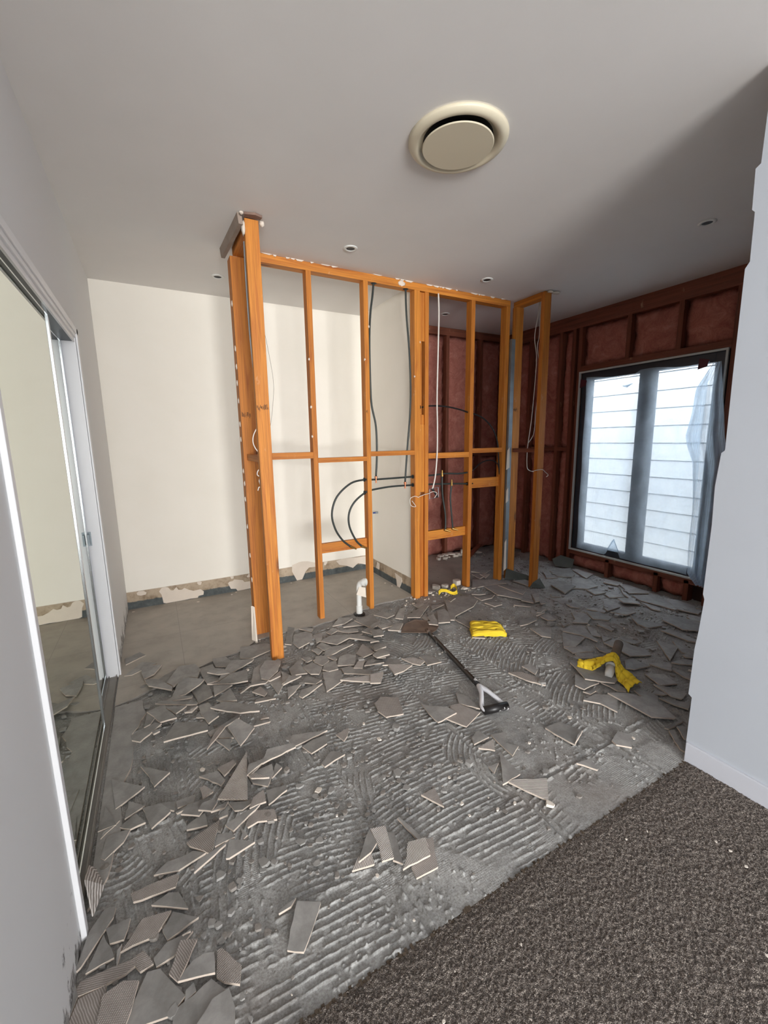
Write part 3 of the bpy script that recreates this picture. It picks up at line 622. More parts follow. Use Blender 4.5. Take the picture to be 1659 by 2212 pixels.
# ---------------------------------------------------------------- pipes and cables
DATA = {
'loopA': [(1.912,3.02,1.087),(1.723,3.02,1.085),(1.53,3.02,1.084),(1.464,3.02,1.088),(1.338,3.02,1.066),(1.218,3.02,0.97),(1.171,3.02,0.843),(1.193,3.02,0.72),(1.253,3.02,0.619),(1.323,3.02,0.557)],
'loopB': [(1.903,3.02,1.016),(1.7,3.02,1.017),(1.528,3.02,1.002),(1.461,3.02,0.984),(1.366,3.02,0.917),(1.315,3.02,0.829),(1.316,3.02,0.721),(1.369,3.02,0.604),(1.421,3.02,0.547)],
'vertA': [(1.57,3.02,2.578),(1.56,3.02,2.48),(1.537,3.02,2.33),(1.525,3.02,2.126),(1.526,3.02,1.82),(1.534,3.02,1.664),(1.568,3.02,1.501),(1.572,3.02,1.282),(1.56,3.02,1.105)],
'vertB': [(1.85,3.02,2.57),(1.857,3.02,2.364),(1.881,3.02,2.105),(1.893,3.02,1.837),(1.887,3.02,1.617),(1.859,3.02,1.331),(1.834,3.02,1.043)],
'horA': [(1.94,3.02,1.086),(2.097,3.02,1.088),(2.246,3.02,1.096),(2.4,3.02,1.088),(2.511,3.02,1.095)],
'horB': [(1.94,3.02,1.017),(2.308,3.02,1.002),(2.514,3.02,0.989)],
'dropA': [(2.208,3.01,1.078),(2.215,3.01,0.91),(2.248,3.01,0.724),(2.249,3.01,0.588)],
'dropB': [(2.313,3.01,0.99),(2.302,3.01,0.87),(2.318,3.01,0.717),(2.333,3.01,0.591)],
'arc1': [(1.989,3.03,1.657),(2.087,3.03,1.674),(2.246,3.03,1.674),(2.397,3.03,1.653),(2.507,3.03,1.627),(2.636,3.03,1.597),(2.737,3.03,1.54),(2.82,3.03,1.451),(2.864,3.03,1.348),(2.881,3.03,1.208),(2.9,3.03,1.053)],
'arc2': [(2.563,3.03,1.101),(2.666,3.03,1.173),(2.783,3.03,1.194),(2.872,3.03,1.152),(2.906,3.03,1.044)],
'downpipe': [(3.757,3.96,2.241),(3.764,3.96,1.377),(3.762,3.96,0.098)],
'white': [(2.138,2.985,2.553),(2.144,2.985,2.393),(2.139,2.985,2.12),(2.131,2.985,1.732),(2.137,2.985,1.5),(2.135,2.985,1.267),(2.117,2.985,1.077),(2.088,2.985,0.971)],
'thin1': [(3.139,2.85,2.596),(3.123,2.85,2.451),(3.096,2.85,2.281),(3.13,2.85,2.113),(3.123,2.85,1.862),(3.1,2.85,1.559),(3.067,2.85,1.323),(3.064,2.85,1.165),(3.089,2.85,1.099),(3.192,2.85,1.072)],
'thin2': [(3.134,2.84,2.592),(3.142,2.84,2.396),(3.14,2.84,2.283),(3.124,2.84,2.182),(3.189,2.84,1.966),(3.143,2.84,1.66),(3.127,2.84,1.441),(3.061,2.84,1.349)],
'leftc': [(0.549,2.6,2.489),(0.547,2.6,2.325),(0.548,2.6,2.027),(0.556,2.6,1.812),(0.561,2.6,1.588),(0.558,2.6,1.459),(0.559,2.6,1.132),(0.57,2.6,0.843),(0.565,2.6,0.39),(0.558,2.6,0.123)],
'leftloop': [(0.564,2.62,1.489),(0.537,2.62,1.44),(0.53,2.62,1.399),(0.54,2.62,1.364),(0.56,2.62,1.333)],
'leftloop2': [(0.562,2.62,1.238),(0.547,2.62,1.222),(0.543,2.62,1.2),(0.559,2.62,1.185),(0.552,2.62,1.16),(0.565,2.62,1.107),(0.55,2.62,1.126),(0.54,2.62,1.104)],
'wirethin': [(0.62,2.6,2.093),(0.649,2.6,1.917),(0.668,2.6,1.735),(0.65,2.6,1.573),(0.634,2.6,1.491)],
'wires': [(1.95,2.985,0.909),(1.908,2.985,0.924),(1.862,2.985,0.904),(1.871,2.985,0.848),(1.917,2.985,0.836),(1.88,2.985,0.887)],
'wires2': [(1.937,2.965,0.92),(1.998,2.965,0.935),(2.036,2.965,0.94),(2.084,2.965,0.953),(2.123,2.965,0.934),(2.094,2.965,0.896)],
'wires3': [(2.933,2.66,1.104),(3.048,2.66,1.115),(3.098,2.66,1.088),(3.136,2.66,1.061),(3.113,2.66,1.045)],
'cloth1': [(2.011,2.358,0.03),(2.111,2.3,0.03),(2.161,2.204,0.03),(2.077,2.084,0.03),(1.971,2.12,0.03),(1.86,2.168,0.03)],
'cloth2t': [(2.18,1.543,0.06),(2.283,1.497,0.06),(2.347,1.434,0.06),(2.326,1.348,0.06),(2.291,1.227,0.06)],
'cloth2b': [(2.125,1.516,0.04),(2.167,1.444,0.04),(2.28,1.397,0.04),(2.217,1.324,0.04),(2.159,1.221,0.04)],
'cloth3': [(2.137,2.932,0.03),(2.24,2.967,0.03),(2.283,2.886,0.03),(2.376,2.971,0.03),(2.336,3.024,0.03)],
'shaft': [(1.621,2.332,0.03),(1.468,1.635,0.03)],
'grip': [(1.374,1.482,0.03),(1.476,1.459,0.03)],
'blade': [(1.462,2.479,0.015),(1.568,2.589,0.015),(1.745,2.543,0.015),(1.763,2.428,0.015),(1.642,2.339,0.015)],
'tube': [(2.523,1.515,0.05),(2.289,1.401,0.05)],
'cup': [(2.246,1.387,0.04)],
'plug': [(1.932,3.724,0.676)],
'marks': [(1.932,3.674,0.683),(1.932,3.484,0.706)],
'bracket': [(0.546,2.561,2.61),(0.525,3.046,2.61),(0.561,3.043,2.61)],
'ceilpatch': [(0.566,3.078,2.61),(0.533,2.556,2.61),(0.623,2.522,2.61),(3.004,2.616,2.61),(3.119,2.596,2.61)],
'p1': [(-0.236,4.048,0.118),(-0.219,4.048,0.13),(-0.182,4.048,0.127),(-0.162,4.048,0.108),(-0.17,4.048,0.09),(-0.205,4.048,0.086),(-0.232,4.048,0.096)],
'p2': [(-0.069,4.048,0.097),(-0.047,4.048,0.128),(-0.02,4.048,0.134),(0.005,4.048,0.122),(0.022,4.048,0.091),(0.042,4.048,0.087),(0.068,4.048,0.114),(0.082,4.048,0.084),(0.109,4.048,0.079),(0.131,4.048,0.094),(0.163,4.048,0.068),(0.203,4.048,0.049),(0.26,4.048,0.054),(0.286,4.048,0.025),(0.28,4.048,-0.007),(0.24,4.048,-0.011),(0.231,4.048,-0.033),(0.169,4.048,-0.025),(0.113,4.048,-0.037),(0.045,4.048,-0.031),(-0.023,4.048,-0.048),(-0.044,4.048,-0.02),(-0.049,4.048,0.035),(-0.053,4.048,0.063)],
'p3': [(0.234,4.048,0.123),(0.253,4.048,0.139),(0.276,4.048,0.123),(0.267,4.048,0.097),(0.249,4.048,0.1)],
'p4': [(0.497,4.048,0.066),(0.51,4.048,0.081),(0.54,4.048,0.083),(0.556,4.048,0.097),(0.631,4.048,0.075),(0.645,4.048,0.052),(0.763,4.048,0.048),(0.754,4.048,-0.023),(0.624,4.048,-0.032),(0.576,4.048,-0.048),(0.564,4.048,-0.004),(0.519,4.048,0.004)],
'p5': [(0.521,4.048,0.132),(0.551,4.048,0.135),(0.55,4.048,0.111),(0.53,4.048,0.106)],
'p6': [(0.668,4.048,0.106),(0.69,4.048,0.132),(0.72,4.048,0.123),(0.711,4.048,0.099),(0.675,4.048,0.095)],
'p7': [(1.109,4.048,0.15),(1.18,4.048,0.174),(1.215,4.048,0.177),(1.276,4.048,0.168),(1.355,4.048,0.137),(1.353,4.048,0.093),(1.281,4.048,0.095),(1.244,4.048,0.057),(1.205,4.048,-0.026),(1.151,4.048,-0.034),(1.105,4.048,0.08)],
'p8': [(1.447,4.048,0.132),(1.484,4.048,0.13),(1.463,4.048,0.093),(1.441,4.048,0.096)],
'p9': [(1.577,4.048,0.121),(1.654,4.048,0.136),(1.771,4.048,0.128),(1.942,4.048,0.121),(1.929,4.048,0.018),(1.829,4.048,0.053),(1.768,4.048,0.006),(1.69,4.048,0.047),(1.614,4.048,0.069)],
'q1': [(1.932,3.749,0.142),(1.932,3.701,0.136),(1.932,3.711,0.071),(1.932,3.771,0.073)],
'q2': [(1.932,3.384,0.127),(1.932,3.259,0.113),(1.932,3.244,0.084),(1.932,3.291,0.004),(1.932,3.339,0.006),(1.932,3.353,0.068)],
'stain': [(1.932,3.452,0.022),(1.932,3.353,0.085),(1.932,3.26,0.047),(1.932,3.14,0.051),(1.932,3.112,0.004),(1.932,3.261,-0.011),(1.932,3.403,-0.014)],

}
def hose(name, key, r, mat, label, cat, ends=(), pts=None, fit=m_brass, n=6):
    p = smooth_path(pts or DATA[key], n)
    root = empty(name, p[0], label, cat)
    MB().tube(p, r, 10).build('pipe' if 'pipe' in cat else 'sheath', mat, root, smooth=True)
    for e in ends:
        a = p[0] if e[0] == 0 else p[-1]; d = Vector(e[1]).normalized(); 
        MB().tube([a-d*.004, a+d*.012, a+d*.013, a+d*.030, a+d*.031, a+d*.05], [.011,.011,.0085,.0085,.006,.006], 10).build(e[2] if len(e) > 2 else 'brass_fitting', fit, root, smooth=False)
    return root
PR = .0078
hose('water_pipe', 'loopA', PR, m_hose, 'outer of two black water pipes looping left of the second stud', 'water pipe', [(1, (.6,-.6,-.3))])
hose('water_pipe', 'loopB', PR, m_hose, 'inner of two black water pipes looping down to the left tap board', 'water pipe', [(1, (.6,-.6,-.3))])
hose('water_pipe', 'vertA', PR, m_hose, 'black water pipe hanging from the top plate just right of the second stud', 'water pipe', [(1, (0,0,-1))], fit=m_copper)
hose('water_pipe', 'vertB', PR, m_hose, 'black water pipe hanging from the top plate just left of the double stud', 'water pipe', [(1, (0,0,-1))], fit=m_copper)
hose('water_pipe', 'horA', PR, m_hose, 'upper horizontal black water pipe right of the double stud', 'water pipe', [(1, (1,0,.4))], fit=m_copper)
hose('water_pipe', 'horB', PR, m_hose, 'lower horizontal black water pipe right of the double stud', 'water pipe', [(1, (1,0,0))], fit=m_black)
hose('water_pipe', 'dropA', PR, m_hose, 'left of two black pipes dropping to the right tap board', 'water pipe', [(1, (.8,-.6,-.3)), (0, (0,0,1), 'tee')], fit=m_brass)
hose('water_pipe', 'dropB', PR, m_hose, 'right of two black pipes dropping to the right tap board', 'water pipe', [(1, (.8,-.6,-.3)), (0, (0,0,1), 'tee')], fit=m_brass)
hose('black_cable', 'arc1', .0068, m_black, 'black cable arching from the double stud over to the right corner stud', 'cable')
hose('black_cable', 'arc2', .005, m_black, 'short black cable arching above the right-hand wide board', 'cable')
hose('vent_pipe', 'downpipe', .02, plain('dark_pipe', srgb(60,56,50), .6), 'dark vertical pipe standing in the back corner', 'pipe', n=2)
hose('power_cable', 'white', .0062, m_cable, 'thick white cable hanging from the top plate right of the double stud', 'cable', [(1, (.5,-.3,-.8))], fit=m_black)
hose('power_cable', 'thin1', .0036, m_cable, 'longer thin white cable hanging inside the right return, bent at the bottom', 'cable')
hose('power_cable', 'thin2', .0034, m_cable, 'shorter thin white cable hanging inside the right return', 'cable')
hose('power_cable', 'leftloop', .003, m_cable, 'small white cable loop bulging from the left end post at mid height', 'cable')
hose('power_cable', 'leftloop2', .003, m_cable, 'kinked white cable end tucked below the loop by the left end post', 'cable')
hose('thin_wire', 'wirethin', .0009, plain('grey_wire', srgb(110,100,90), .6), 'hair-thin wire bowing out right of the left end post', 'wire')
hose('wire_bundle', 'wires', .0025, m_cable, 'tangle of stripped wire ends left of the double stud', 'wire')
hose('wire_bundle', 'wires2', .0025, m_cable, 'stripped wires passing across the double stud to the white cable', 'wire')
hose('wire_bundle', 'wires3', .0025, m_cable, 'stripped wire ends poking out past the right end post', 'wire')
cb_ = MB()
p = DATA['leftc']; cb_.tube(smooth_path(p, 3), .0042, 6)
tag(cb_.build('corner_bead', m_steel), 'thin bare metal bead running down behind the left end post', 'metal bead')
for x, z, yy in ((1.46,1.088,3.0),(1.46,.984,3.0),(1.915,1.087,3.0),(1.915,1.017,3.0),(2.505,.99,3.0),(1.985,1.66,3.0),(1.57,2.553,3.02),(1.85,2.553,3.02)):
    if z > 2: MB().lathe([(.0,0),(.022,0),(.022,.003),(.0,.003)], (x, yy, z), 14).build('pipe_grommet', m_black, sf)
    else: MB().tube([(x-.008, P0+.02, z), (x-.002, P0+.02, z)], .017, 12).build('pipe_grommet', m_black, sf)
# small box the white cable ends in
jb = empty('junction_clip', (2.10, 2.98, .93), 'open wire bracket with a black connector at the end of the white cable', 'bracket')
mbx = MB(); 
for a, b2 in (((2.06,2.985,.975),(2.15,2.985,.985)),((2.15,2.985,.985),(2.155,2.985,.90)),((2.155,2.985,.90),(2.06,2.985,.89)),((2.06,2.985,.89),(2.06,2.985,.975))): mbx.tube([a, b2], .002, 6)
mbx.build('wire_frame', m_steel, jb); MB().tube([(2.09,2.975,.965),(2.135,2.975,.90)], .009, 8).build('connector', m_black, jb)
# capped pipe plug in the partition wall
pl = empty('pipe_plug', (XP, 3.72, .676), 'small capped water outlet on the cream partition wall', 'outlet')
MB().tube([(XP-.001,3.72,.676),(XP-.03,3.72,.676)], .011, 12).build('collar', m_steel, pl); MB().tube([(XP-.03,3.72,.676),(XP-.052,3.72,.676)], .009, 12).build('cap', plain('blue_cap', srgb(60,80,140), .5), pl)
# PVC waste stub
pv = empty('waste_pipe', (1.346, 2.94, 0), 'white PVC waste pipe stub standing from the floor left of second stud', 'pipe')
bx, by = 1.346, 2.94
ris = MB().lathe([(.0,.0),(.021,.0),(.021,.165),(.0195,.17),(.0195,.23),(.0,.23)], (bx, by, .0), 20).build('riser', m_pvc, pv, smooth=False)
MB().lathe([(.019,.0),(.0255,.0),(.0255,.08),(.019,.085)], (bx, by, .0), 20).build('coupling', m_pvc, pv)
el = smooth_path([(bx,by,.20),(bx+.002,by-.002,.25),(bx+.012,by-.015,.275),(bx+.032,by-.04,.285)], 5)
elb = MB().tube(el, [.023]*(len(el)-4)+[.027]*4, 16, cap=False).build('elbow', m_pvc, pv, smooth=True)
MB().tube([(bx+.026,by-.033,.284),(bx+.040,by-.05,.287)], .031, 18, cap=False).build('socket_rim', m_pvc, elb)
MB().lathe([(.0,.0),(.045,.0),(.045,.008),(.03,.014),(.0,.014)], (bx, by, .006), 16).build('floor_flange', m_black, pv)
o = MB().prism([(bx-.035,by-.026,.19),(bx+.05,by-.026,.15),(bx+.045,by-.026,.235),(bx-.01,by-.026,.25)], (0,-.002,0)).build('torn_tape', m_patch, ris)

# ---------------------------------------------------------------- wall scars at the foot of the back wall
def inset(key, dy=.003, x=None):
    P = [Vector(p) for p in DATA[key]]
    if x is None:
        P = [Vector((p.x, YB-.002, max(.016, p.z*.92+.042))) for p in P]; d = (0, dy, 0)
    else: P = [Vector((XP-.001-dy, p.y, max(.016, p.z+.01))) for p in P]; d = (dy, 0, 0)
    return MB().prism(P, d)
for key, lb in (('p1','oval cream bare patch at the left corner foot of back wall'),('p2','largest cream gypsum patch at the foot of the back wall'),('p3','small round cream patch right of the largest patch'),
                ('p4','cream gypsum patch ending at the left return post'),('p5','tiny cream spot above the patch beside the left return post'),('p6','small cream spot just left of the return post'),
                ('p7','ragged cream patch between the left return and the first stud'),('p8','small cream flake patch just right of the first stud'),('p9','torn plaster patch in the back corner by the partition')):
    tag(inset(key).build('plaster_patch', m_patch), lb, 'plaster patch', 'bare patches where skirting tiles came off')
for key, lb in (('q1','small torn patch on the partition foot near its corner'),('q2','larger torn patch on the partition foot near the double stud')):
    tag(inset(key, x=1).build('plaster_patch', m_patch), lb, 'plaster patch', 'bare patches where skirting tiles came off')

# ---------------------------------------------------------------- mirrored sliding wardrobe
fr = empty('wardrobe_frame', (XL, 2.1, 0), 'white painted frame round the mirrored wardrobe opening in left wall', 'door frame')
jd = -.105
MB().box(XL+jd, XL+.006, O[1]-.002, O[1]+.016, 0, O[2]).build('jamb', m_trim, fr, bevel=.002)
MB().box(XL, XL+.012, O[1]-.002, O[1]+.045, 0, O[2]+.03).build('architrave', m_trim, fr, bevel=.002)
MB().box(XL+jd, XL+.006, O[0]-.016, O[0]+.002, 0, O[2]).build('jamb', m_trim, fr, bevel=.002)
MB().box(XL, XL+.014, O[0]-.03, O[0]-.004, 0.0, O[2]).build('architrave', m_trim, fr, bevel=.002)
MB().box(XL+jd, XL+.006, O[0], O[1], O[2]-.02, O[2]).build('head', m_trim, fr, bevel=.002)
MB().box(XL, XL+.012, O[0]-.03, O[1]+.045, O[2], O[2]+.03).build('architrave', m_trim, fr, bevel=.002)
MB().box(XL-.095, XL-.012, O[0]+.002, O[1]-.002, O[2]-.038, O[2]-.02).build('top_track', m_dark, fr)
MB().box(XL-.010, XL-.002, O[0]+.002, O[1]-.002, O[2]-.042, O[2]-.02).build('track_fascia', m_trim, fr)
tk = MB().box(XL-.095, XL-.008, O[0]+.002, O[1]-.002, .0, .012)
for x in (-.09, -.052, -.014): tk.box(XL+x, XL+x+.004, O[0]+.002, O[1]-.002, .012, .022)
tk.build('bottom_track', plain('dusty_track', srgb(150,146,140), .6, .4, None, .1), fr)
def mirror_door(x, y0, y1, label):
    d = empty('mirror_door', (x, (y0+y1)/2, .022), label, 'mirror door', 'sliding mirror doors')
    MB().box(x-.006, x, y0+.012, y1-.012, .03, 1.935).build('mirror', m_mirror, d)
    for a, b2 in ((y0, y0+.014), (y1-.014, y1)): MB().box(x-.014, x+.006, a, b2, .022, 1.945).build('stile', m_alu, d, bevel=.002)
    MB().box(x-.010, x+.002, y0+.014, y1-.014, .022, .032).build('rail', m_alu, d); MB().box(x-.010, x+.002, y0+.014, y1-.014, 1.935, 1.945).build('rail', m_alu, d)
    return d
mirror_door(XL-.028, O[0]+.005, 2.31, 'large front sliding mirror door nearest the camera on left wall')
d2 = mirror_door(XL-.066, 2.22, O[1]-.012, 'rear sliding mirror door, a narrow strip beside the far white jamb')
MB().box(XL-.060, XL-.050, 2.808, 2.832, .84, .90).build('finger_pull', m_steel, d2)
MB().box(XL-.06, XL-.045, O[1]-.006, O[1]-.002, .83, .91).build('striker_plate', m_steel, fr)
tag(MB().prism([(XL+.01,1.50,.012),(XL+.04,1.42,.014),(XL+.02,1.33,.015),(XL+.004,1.38,.10),(XL+.003,1.46,.07)], (.004,0,0)).build('tile_shard', [m_back]), 'small pale shard leaning on the mirror beside the near jamb', 'tile shard')

# ---------------------------------------------------------------- ceiling fittings
vt = empty('air_vent', (1.22, 1.575, C), 'round cream ceiling air diffuser with a floating centre disc', 'air vent')
MB().lathe([(.130,.0),(.196,.0),(.204,-.004),(.198,-.014),(.186,-.022),(.172,-.024),(.162,-.018),(.150,-.002),(.130,.0)], (1.22,1.575,C), 64).build('outer_ring', m_vent, vt, smooth=True)
MB().lathe([(.0,.0),(.142,.0),(.142,-.004),(.0,-.004)], (1.22,1.575,C-.0005), 48).build('duct_throat', m_black, vt)
MB().lathe([(.0,-.016),(.10,-.016),(.138,-.022),(.146,-.026),(.143,-.030),(.0,-.031)], (1.22,1.575,C), 64).build('centre_disc', m_vent, vt, smooth=False)
for x, y, lb in ((1.231,2.68,'round recessed downlight in the ceiling in front of first stud'),(.541,3.545,'round recessed downlight in the ceiling left of the end post'),
                 (2.398,2.708,'round recessed downlight in the ceiling left of the right return'),(2.653,3.586,'round recessed downlight seen through the frame behind the white cable'),(2.938,1.459,'round recessed downlight at the far right above the window side')):
    d = empty('downlight', (x, y, C), lb, 'downlight', 'ceiling downlights')
    MB().lathe([(.026,.0),(.045,.0),(.046,-.003),(.040,-.006),(.030,-.007),(.027,-.003)], (x,y,C), 32).build('rim', m_pvc, d, smooth=True)
    MB().lathe([(.0,-.001),(.027,-.001),(.027,-.003),(.0,-.002)], (x,y,C), 24).build('lens', m_black, d)

# ---------------------------------------------------------------- bubble film over the window
def sheet(name, mat, nu, nv, fn, label, cat):
    vs = [fn(i/nu, j/nv) for j in range(nv+1) for i in range(nu+1)]
    fs = [(j*(nu+1)+i, j*(nu+1)+i+1, (j+1)*(nu+1)+i+1, (j+1)*(nu+1)+i) for j in range(nv) for i in range(nu)]
    o = MB().add(vs, fs).build(name, mat, smooth=True); tag(o, label, cat); return o
def film_fn(u, v):
    y = 1.80+(2.87-1.80)*u; z = .235+(1.965-.235)*v
    z -= .05*max(0, 1-abs(u-.60)/.10)*(v > .95) ; z += (.16*max(0, 1-abs(u-.62)/.07))*(v < .02)
    z -= .015*math.sin(u*11)*(v > .9)
    return (3.868+.006*sin(u*14+v*2)+.004*sin(v*17), y, z)
sheet('bubble_wrap', m_film, 60, 70, film_fn, 'translucent bubble wrap sheet taped over the whole window', 'bubble wrap')
CL = [(1.945,1.755,1.70),(1.76,1.862,1.675),(1.545,1.875,1.65),(1.40,1.90,1.635),(1.325,1.885,1.62),(1.18,1.83,1.60),(.81,1.80,1.595),(.5,1.79,1.60),(.26,1.775,1.62),(.18,1.70,1.63)]
def cur_fn(u, v):
    z = 1.945+(.18-1.945)*v
    for a, b2 in zip(CL, CL[1:]):
        if a[0] >= z >= b2[0]-1e-6:
            t = (a[0]-z)/(a[0]-b2[0]); l = a[1]+(b2[1]-a[1])*t; r = a[2]+(b2[2]-a[2])*t; break
    return (3.828+.018*sin(u*19+v*3)*(.4+v)+.008*sin(v*13+u*4), l+(r-l)*u, z)
sheet('bubble_wrap', m_film2, 40, 60, cur_fn, 'loose folded bubble wrap hanging down the right side of the window', 'bubble wrap')
for y, z, lb in ((2.90,1.93,'dark red tape scrap at the top left corner of the window'),(1.84,1.955,'dark red tape scrap at the top right of the window')):
    tag(MB().prism([(3.86,y-.03,z-.03),(3.86,y+.035,z-.045),(3.86,y+.03,z+.04),(3.86,y-.04,z+.02)], (-.002,0,0)).build('tape_scrap', plain('maroon_tape', srgb(84,30,44), .6)), lb, 'tape')

# ---------------------------------------------------------------- spade with D grip
sp = empty('spade', (1.55, 2.0, .01), 'long-handled spade with black shaft and white D grip lying on the adhesive', 'spade')
a, b2 = Vector((1.628, 2.36, .022)), Vector((1.463, 1.640, .050))
pth = [a.lerp(b2, t/12) for t in range(13)]
MB().tube(pth, [.0145]*11+[.0155,.0155], 14).build('shaft', m_chipped, sp, smooth=True)
MB().tube([a+Vector((.012,.05,-.002)), a-Vector((.002,.01,0))], [.013,.0155], 12).build('socket', m_rust, sp, smooth=True)
g0, g1 = Vector((1.372,1.478,.028)), Vector((1.480,1.455,.028))
whitep = plain('white_paint_on_steel', srgb(212,212,216), .4, 0, None, .1)
for gg in (g0, g1):
    MB().tube(smooth_path([b2, b2.lerp(gg, .4)+Vector((.0,0,.01)), gg+Vector((0,.03,.006)), gg], 4), [.0135]*4+[.012]*9, 10).build('yoke_arm', whitep, sp, smooth=True)
dd = (g1-g0).normalized()
MB().tube([g0-dd*.010, g1+dd*.014], .0215, 16).build('grip', m_chipped, sp, smooth=True)
bl = [(1.462,2.479),(1.50,2.53),(1.568,2.585),(1.66,2.60),(1.745,2.543),(1.763,2.428),(1.70,2.37),(1.642,2.345)]
MB().prism([(x, y, .016+.006*sin(x*20)) for x, y in bl][::-1], (0,0,.003)).build('blade', m_rust, sp)

# ---------------------------------------------------------------- yellow cloths
def ribbon(name, A, B, zf, label, nu=40, nv=14, thick=.003, amp=.004, sd=0.):
    PA, PB = smooth_path(A, 10), smooth_path(B, 10); vs = []
    for j in range(nv+1):
        for i in range(nu+1):
            ta, tb = PA[int(i/nu*(len(PA)-1))], PB[int(i/nu*(len(PB)-1))]; p = ta.lerp(tb, j/nv)
            u, v = i/nu, j/nv; z = zf(u, v) + amp*(sin(u*23+v*5+sd)+sin(v*17+u*9+sd*2))
            vs.append((p.x+.002*sin(v*40+u*5), p.y+.002*sin(u*50), z))
    fs = [(j*(nu+1)+i, j*(nu+1)+i+1, (j+1)*(nu+1)+i+1, (j+1)*(nu+1)+i) for j in range(nv) for i in range(nu)]
    o = MB().add(vs, fs).build(name, m_yellow, smooth=True); s2 = o.modifiers.new('thick', 'SOLIDIFY'); s2.thickness = thick; s2.offset = -1
    tag(o, label, 'cloth'); return o
c1 = empty('cleaning_cloth', (2.0, 2.22, .01), 'folded yellow microfibre cloth lying flat beyond the spade', 'cloth')
for n_, (dz, s, sh) in enumerate(((.020, 1.0, 0), (.030, .97, .004), (.041, .95, -.004))):
    A = [Vector(p) for p in ((1.862,2.168,0),(1.925,2.262,0),(2.005,2.362,0))]; B = [Vector(p) for p in ((2.09,2.065,0),(2.135,2.14,0),(2.168,2.215,0))]
    ct = Vector((2.0,2.2,0)); A = [ct+(p-ct)*s+Vector((sh,sh,0)) for p in A]; B = [ct+(p-ct)*s+Vector((sh,-sh,0)) for p in B]
    o = ribbon('folded_layer', A, B, lambda u, v, dz=dz: dz-.012*(abs(2*u-1)**8)-.012*(abs(2*v-1)**8), None, 30, 20, .006, .002, n_)
    del o['category']; o.parent = c1; o.location = o.location - Vector((2.0, 2.22, .01))
def z2(u, v):
    return .040 + .055*math.exp(-((u-.5)/.16)**2) + .02*sin(v*pi)*(1-u) - .022*(v > .9)*(1-math.exp(-((u-.5)/.2)**2))
ribbon('cleaning_cloth', DATA['cloth2t'], DATA['cloth2b'], z2, 'yellow cloth draped over the brown tube at the right', 60, 18, .005, .005, 1.)
r3 = [(2.125,2.925,.03),(2.17,2.955,.04),(2.215,2.93,.03),(2.25,2.89,.03),(2.30,2.89,.035),(2.345,2.95,.04),(2.35,3.0,.05),(2.30,2.985,.055)]
ribbon('cleaning_cloth', r3, [(x+.004,y+.012,z) for x,y,z in r3], lambda u, v: .022+.028*v+.012*sin(u*9), 'small crumpled yellow cloth by the foot of the double stud', 50, 6, .004, .002, 2.)
tb = empty('tube_offcut', (2.40, 1.46, .02), 'short brown tube with a pale cup end under the yellow cloth', 'tube')
MB().tube([(2.535,1.522,.075),(2.36,1.436,.062)], .0265, 20).build('tube', m_clay, tb, smooth=True)
MB().tube([(2.275,1.400,.050),(2.268,1.397,.050)], .030, 20).build('rim', m_pvc, tb)
MB().tube([(2.262,1.394,.046),(2.215,1.372,.036),(2.19,1.360,.032)], [.026,.023,.018], 20).build('cup', m_pvc, tb, smooth=True)

# ---------------------------------------------------------------- rubble
def chunk(mb, c, r, rr):
    pts = []
    for k in range(7):
        a = 2*pi*k/7+rr.uniform(-.3,.3); q = r*rr.uniform(.55,1.1); pts.append((c[0]+q*cos(a), c[1]+q*sin(a), c[2]))
    return mb.prism(pts, (rr.uniform(-.2,.2)*r, rr.uniform(-.2,.2)*r, r*rr.uniform(.3,.9)))
rr = random.Random(3)
for i, (x, lb) in enumerate(((2.80,''),(2.88,''),(2.96,''),(3.04,''),(3.12,''),(3.20,''),(3.29,''),(3.38,''))):
    for lay in range(2):
        if lay and i > 5: continue
        mb = chunk(MB(), (x+lay*.03, 3.88-lay*.02+rr.uniform(-.02,.02), .014+lay*.035), rr.uniform(.030,.05), rr); o = mb.build('plaster_chunk', m_plaster, bevel=.003)
        pos = ('first','second','third','fourth','fifth','sixth','seventh','eighth')[i]
        tag(o, 'broken plaster chunk, %s from the left in the %s row along the back wall foot' % (pos, 'upper' if lay else 'lower'), 'plaster chunk', 'plaster chunks heaped along the back wall')
for i, (x, y, lb) in enumerate(((2.10,3.03,'white plaster chunk between double stud and small yellow cloth'),(2.21,3.10,'white plaster chunk heaped behind the small yellow cloth, left one'),(2.45,3.10,'tall white plaster chunk left of the fourth stud foot'),(2.31,3.08,'grey plaster chunk in the middle behind the small yellow cloth'),(2.43,2.95,'plaster chunk in front of the fourth stud foot'))):
    tag(chunk(MB(), (x, y, .014), (.03,.045,.05,.04,.03)[i], rr).build('plaster_chunk', m_plaster, bevel=.003), lb, 'plaster chunk', 'plaster chunks by the small yellow cloth')
def scatter(name, areas, mat, label, rmin, rmax, seed):
    r = random.Random(seed); mb = MB()
    for x_0, x_1, y_0, y_1, n in areas:
        for _ in range(n): chunk(mb, (r.uniform(x_0, x_1), r.uniform(y_0, y_1), .006), r.uniform(rmin, rmax)*(r.random()**1.5+.3), r)
    o = mb.build(name, mat); tag(o, label, 'rubble', kind='stuff'); return o
scatter('tile_rubble', [(-.25,2.0,2.0,2.7,330),(.2,1.1,1.1,1.9,200),(1.6,3.8,1.2,3.0,520),(-.28,.2,.85,2.4,260),(.6,1.9,2.6,3.0,180),(2.0,3.8,3.0,3.9,300),(.3,1.8,.85,1.6,110)], m_mortar, 'fine grey mortar and tile crumbs strewn over the whole floor', .004, .013, 8)
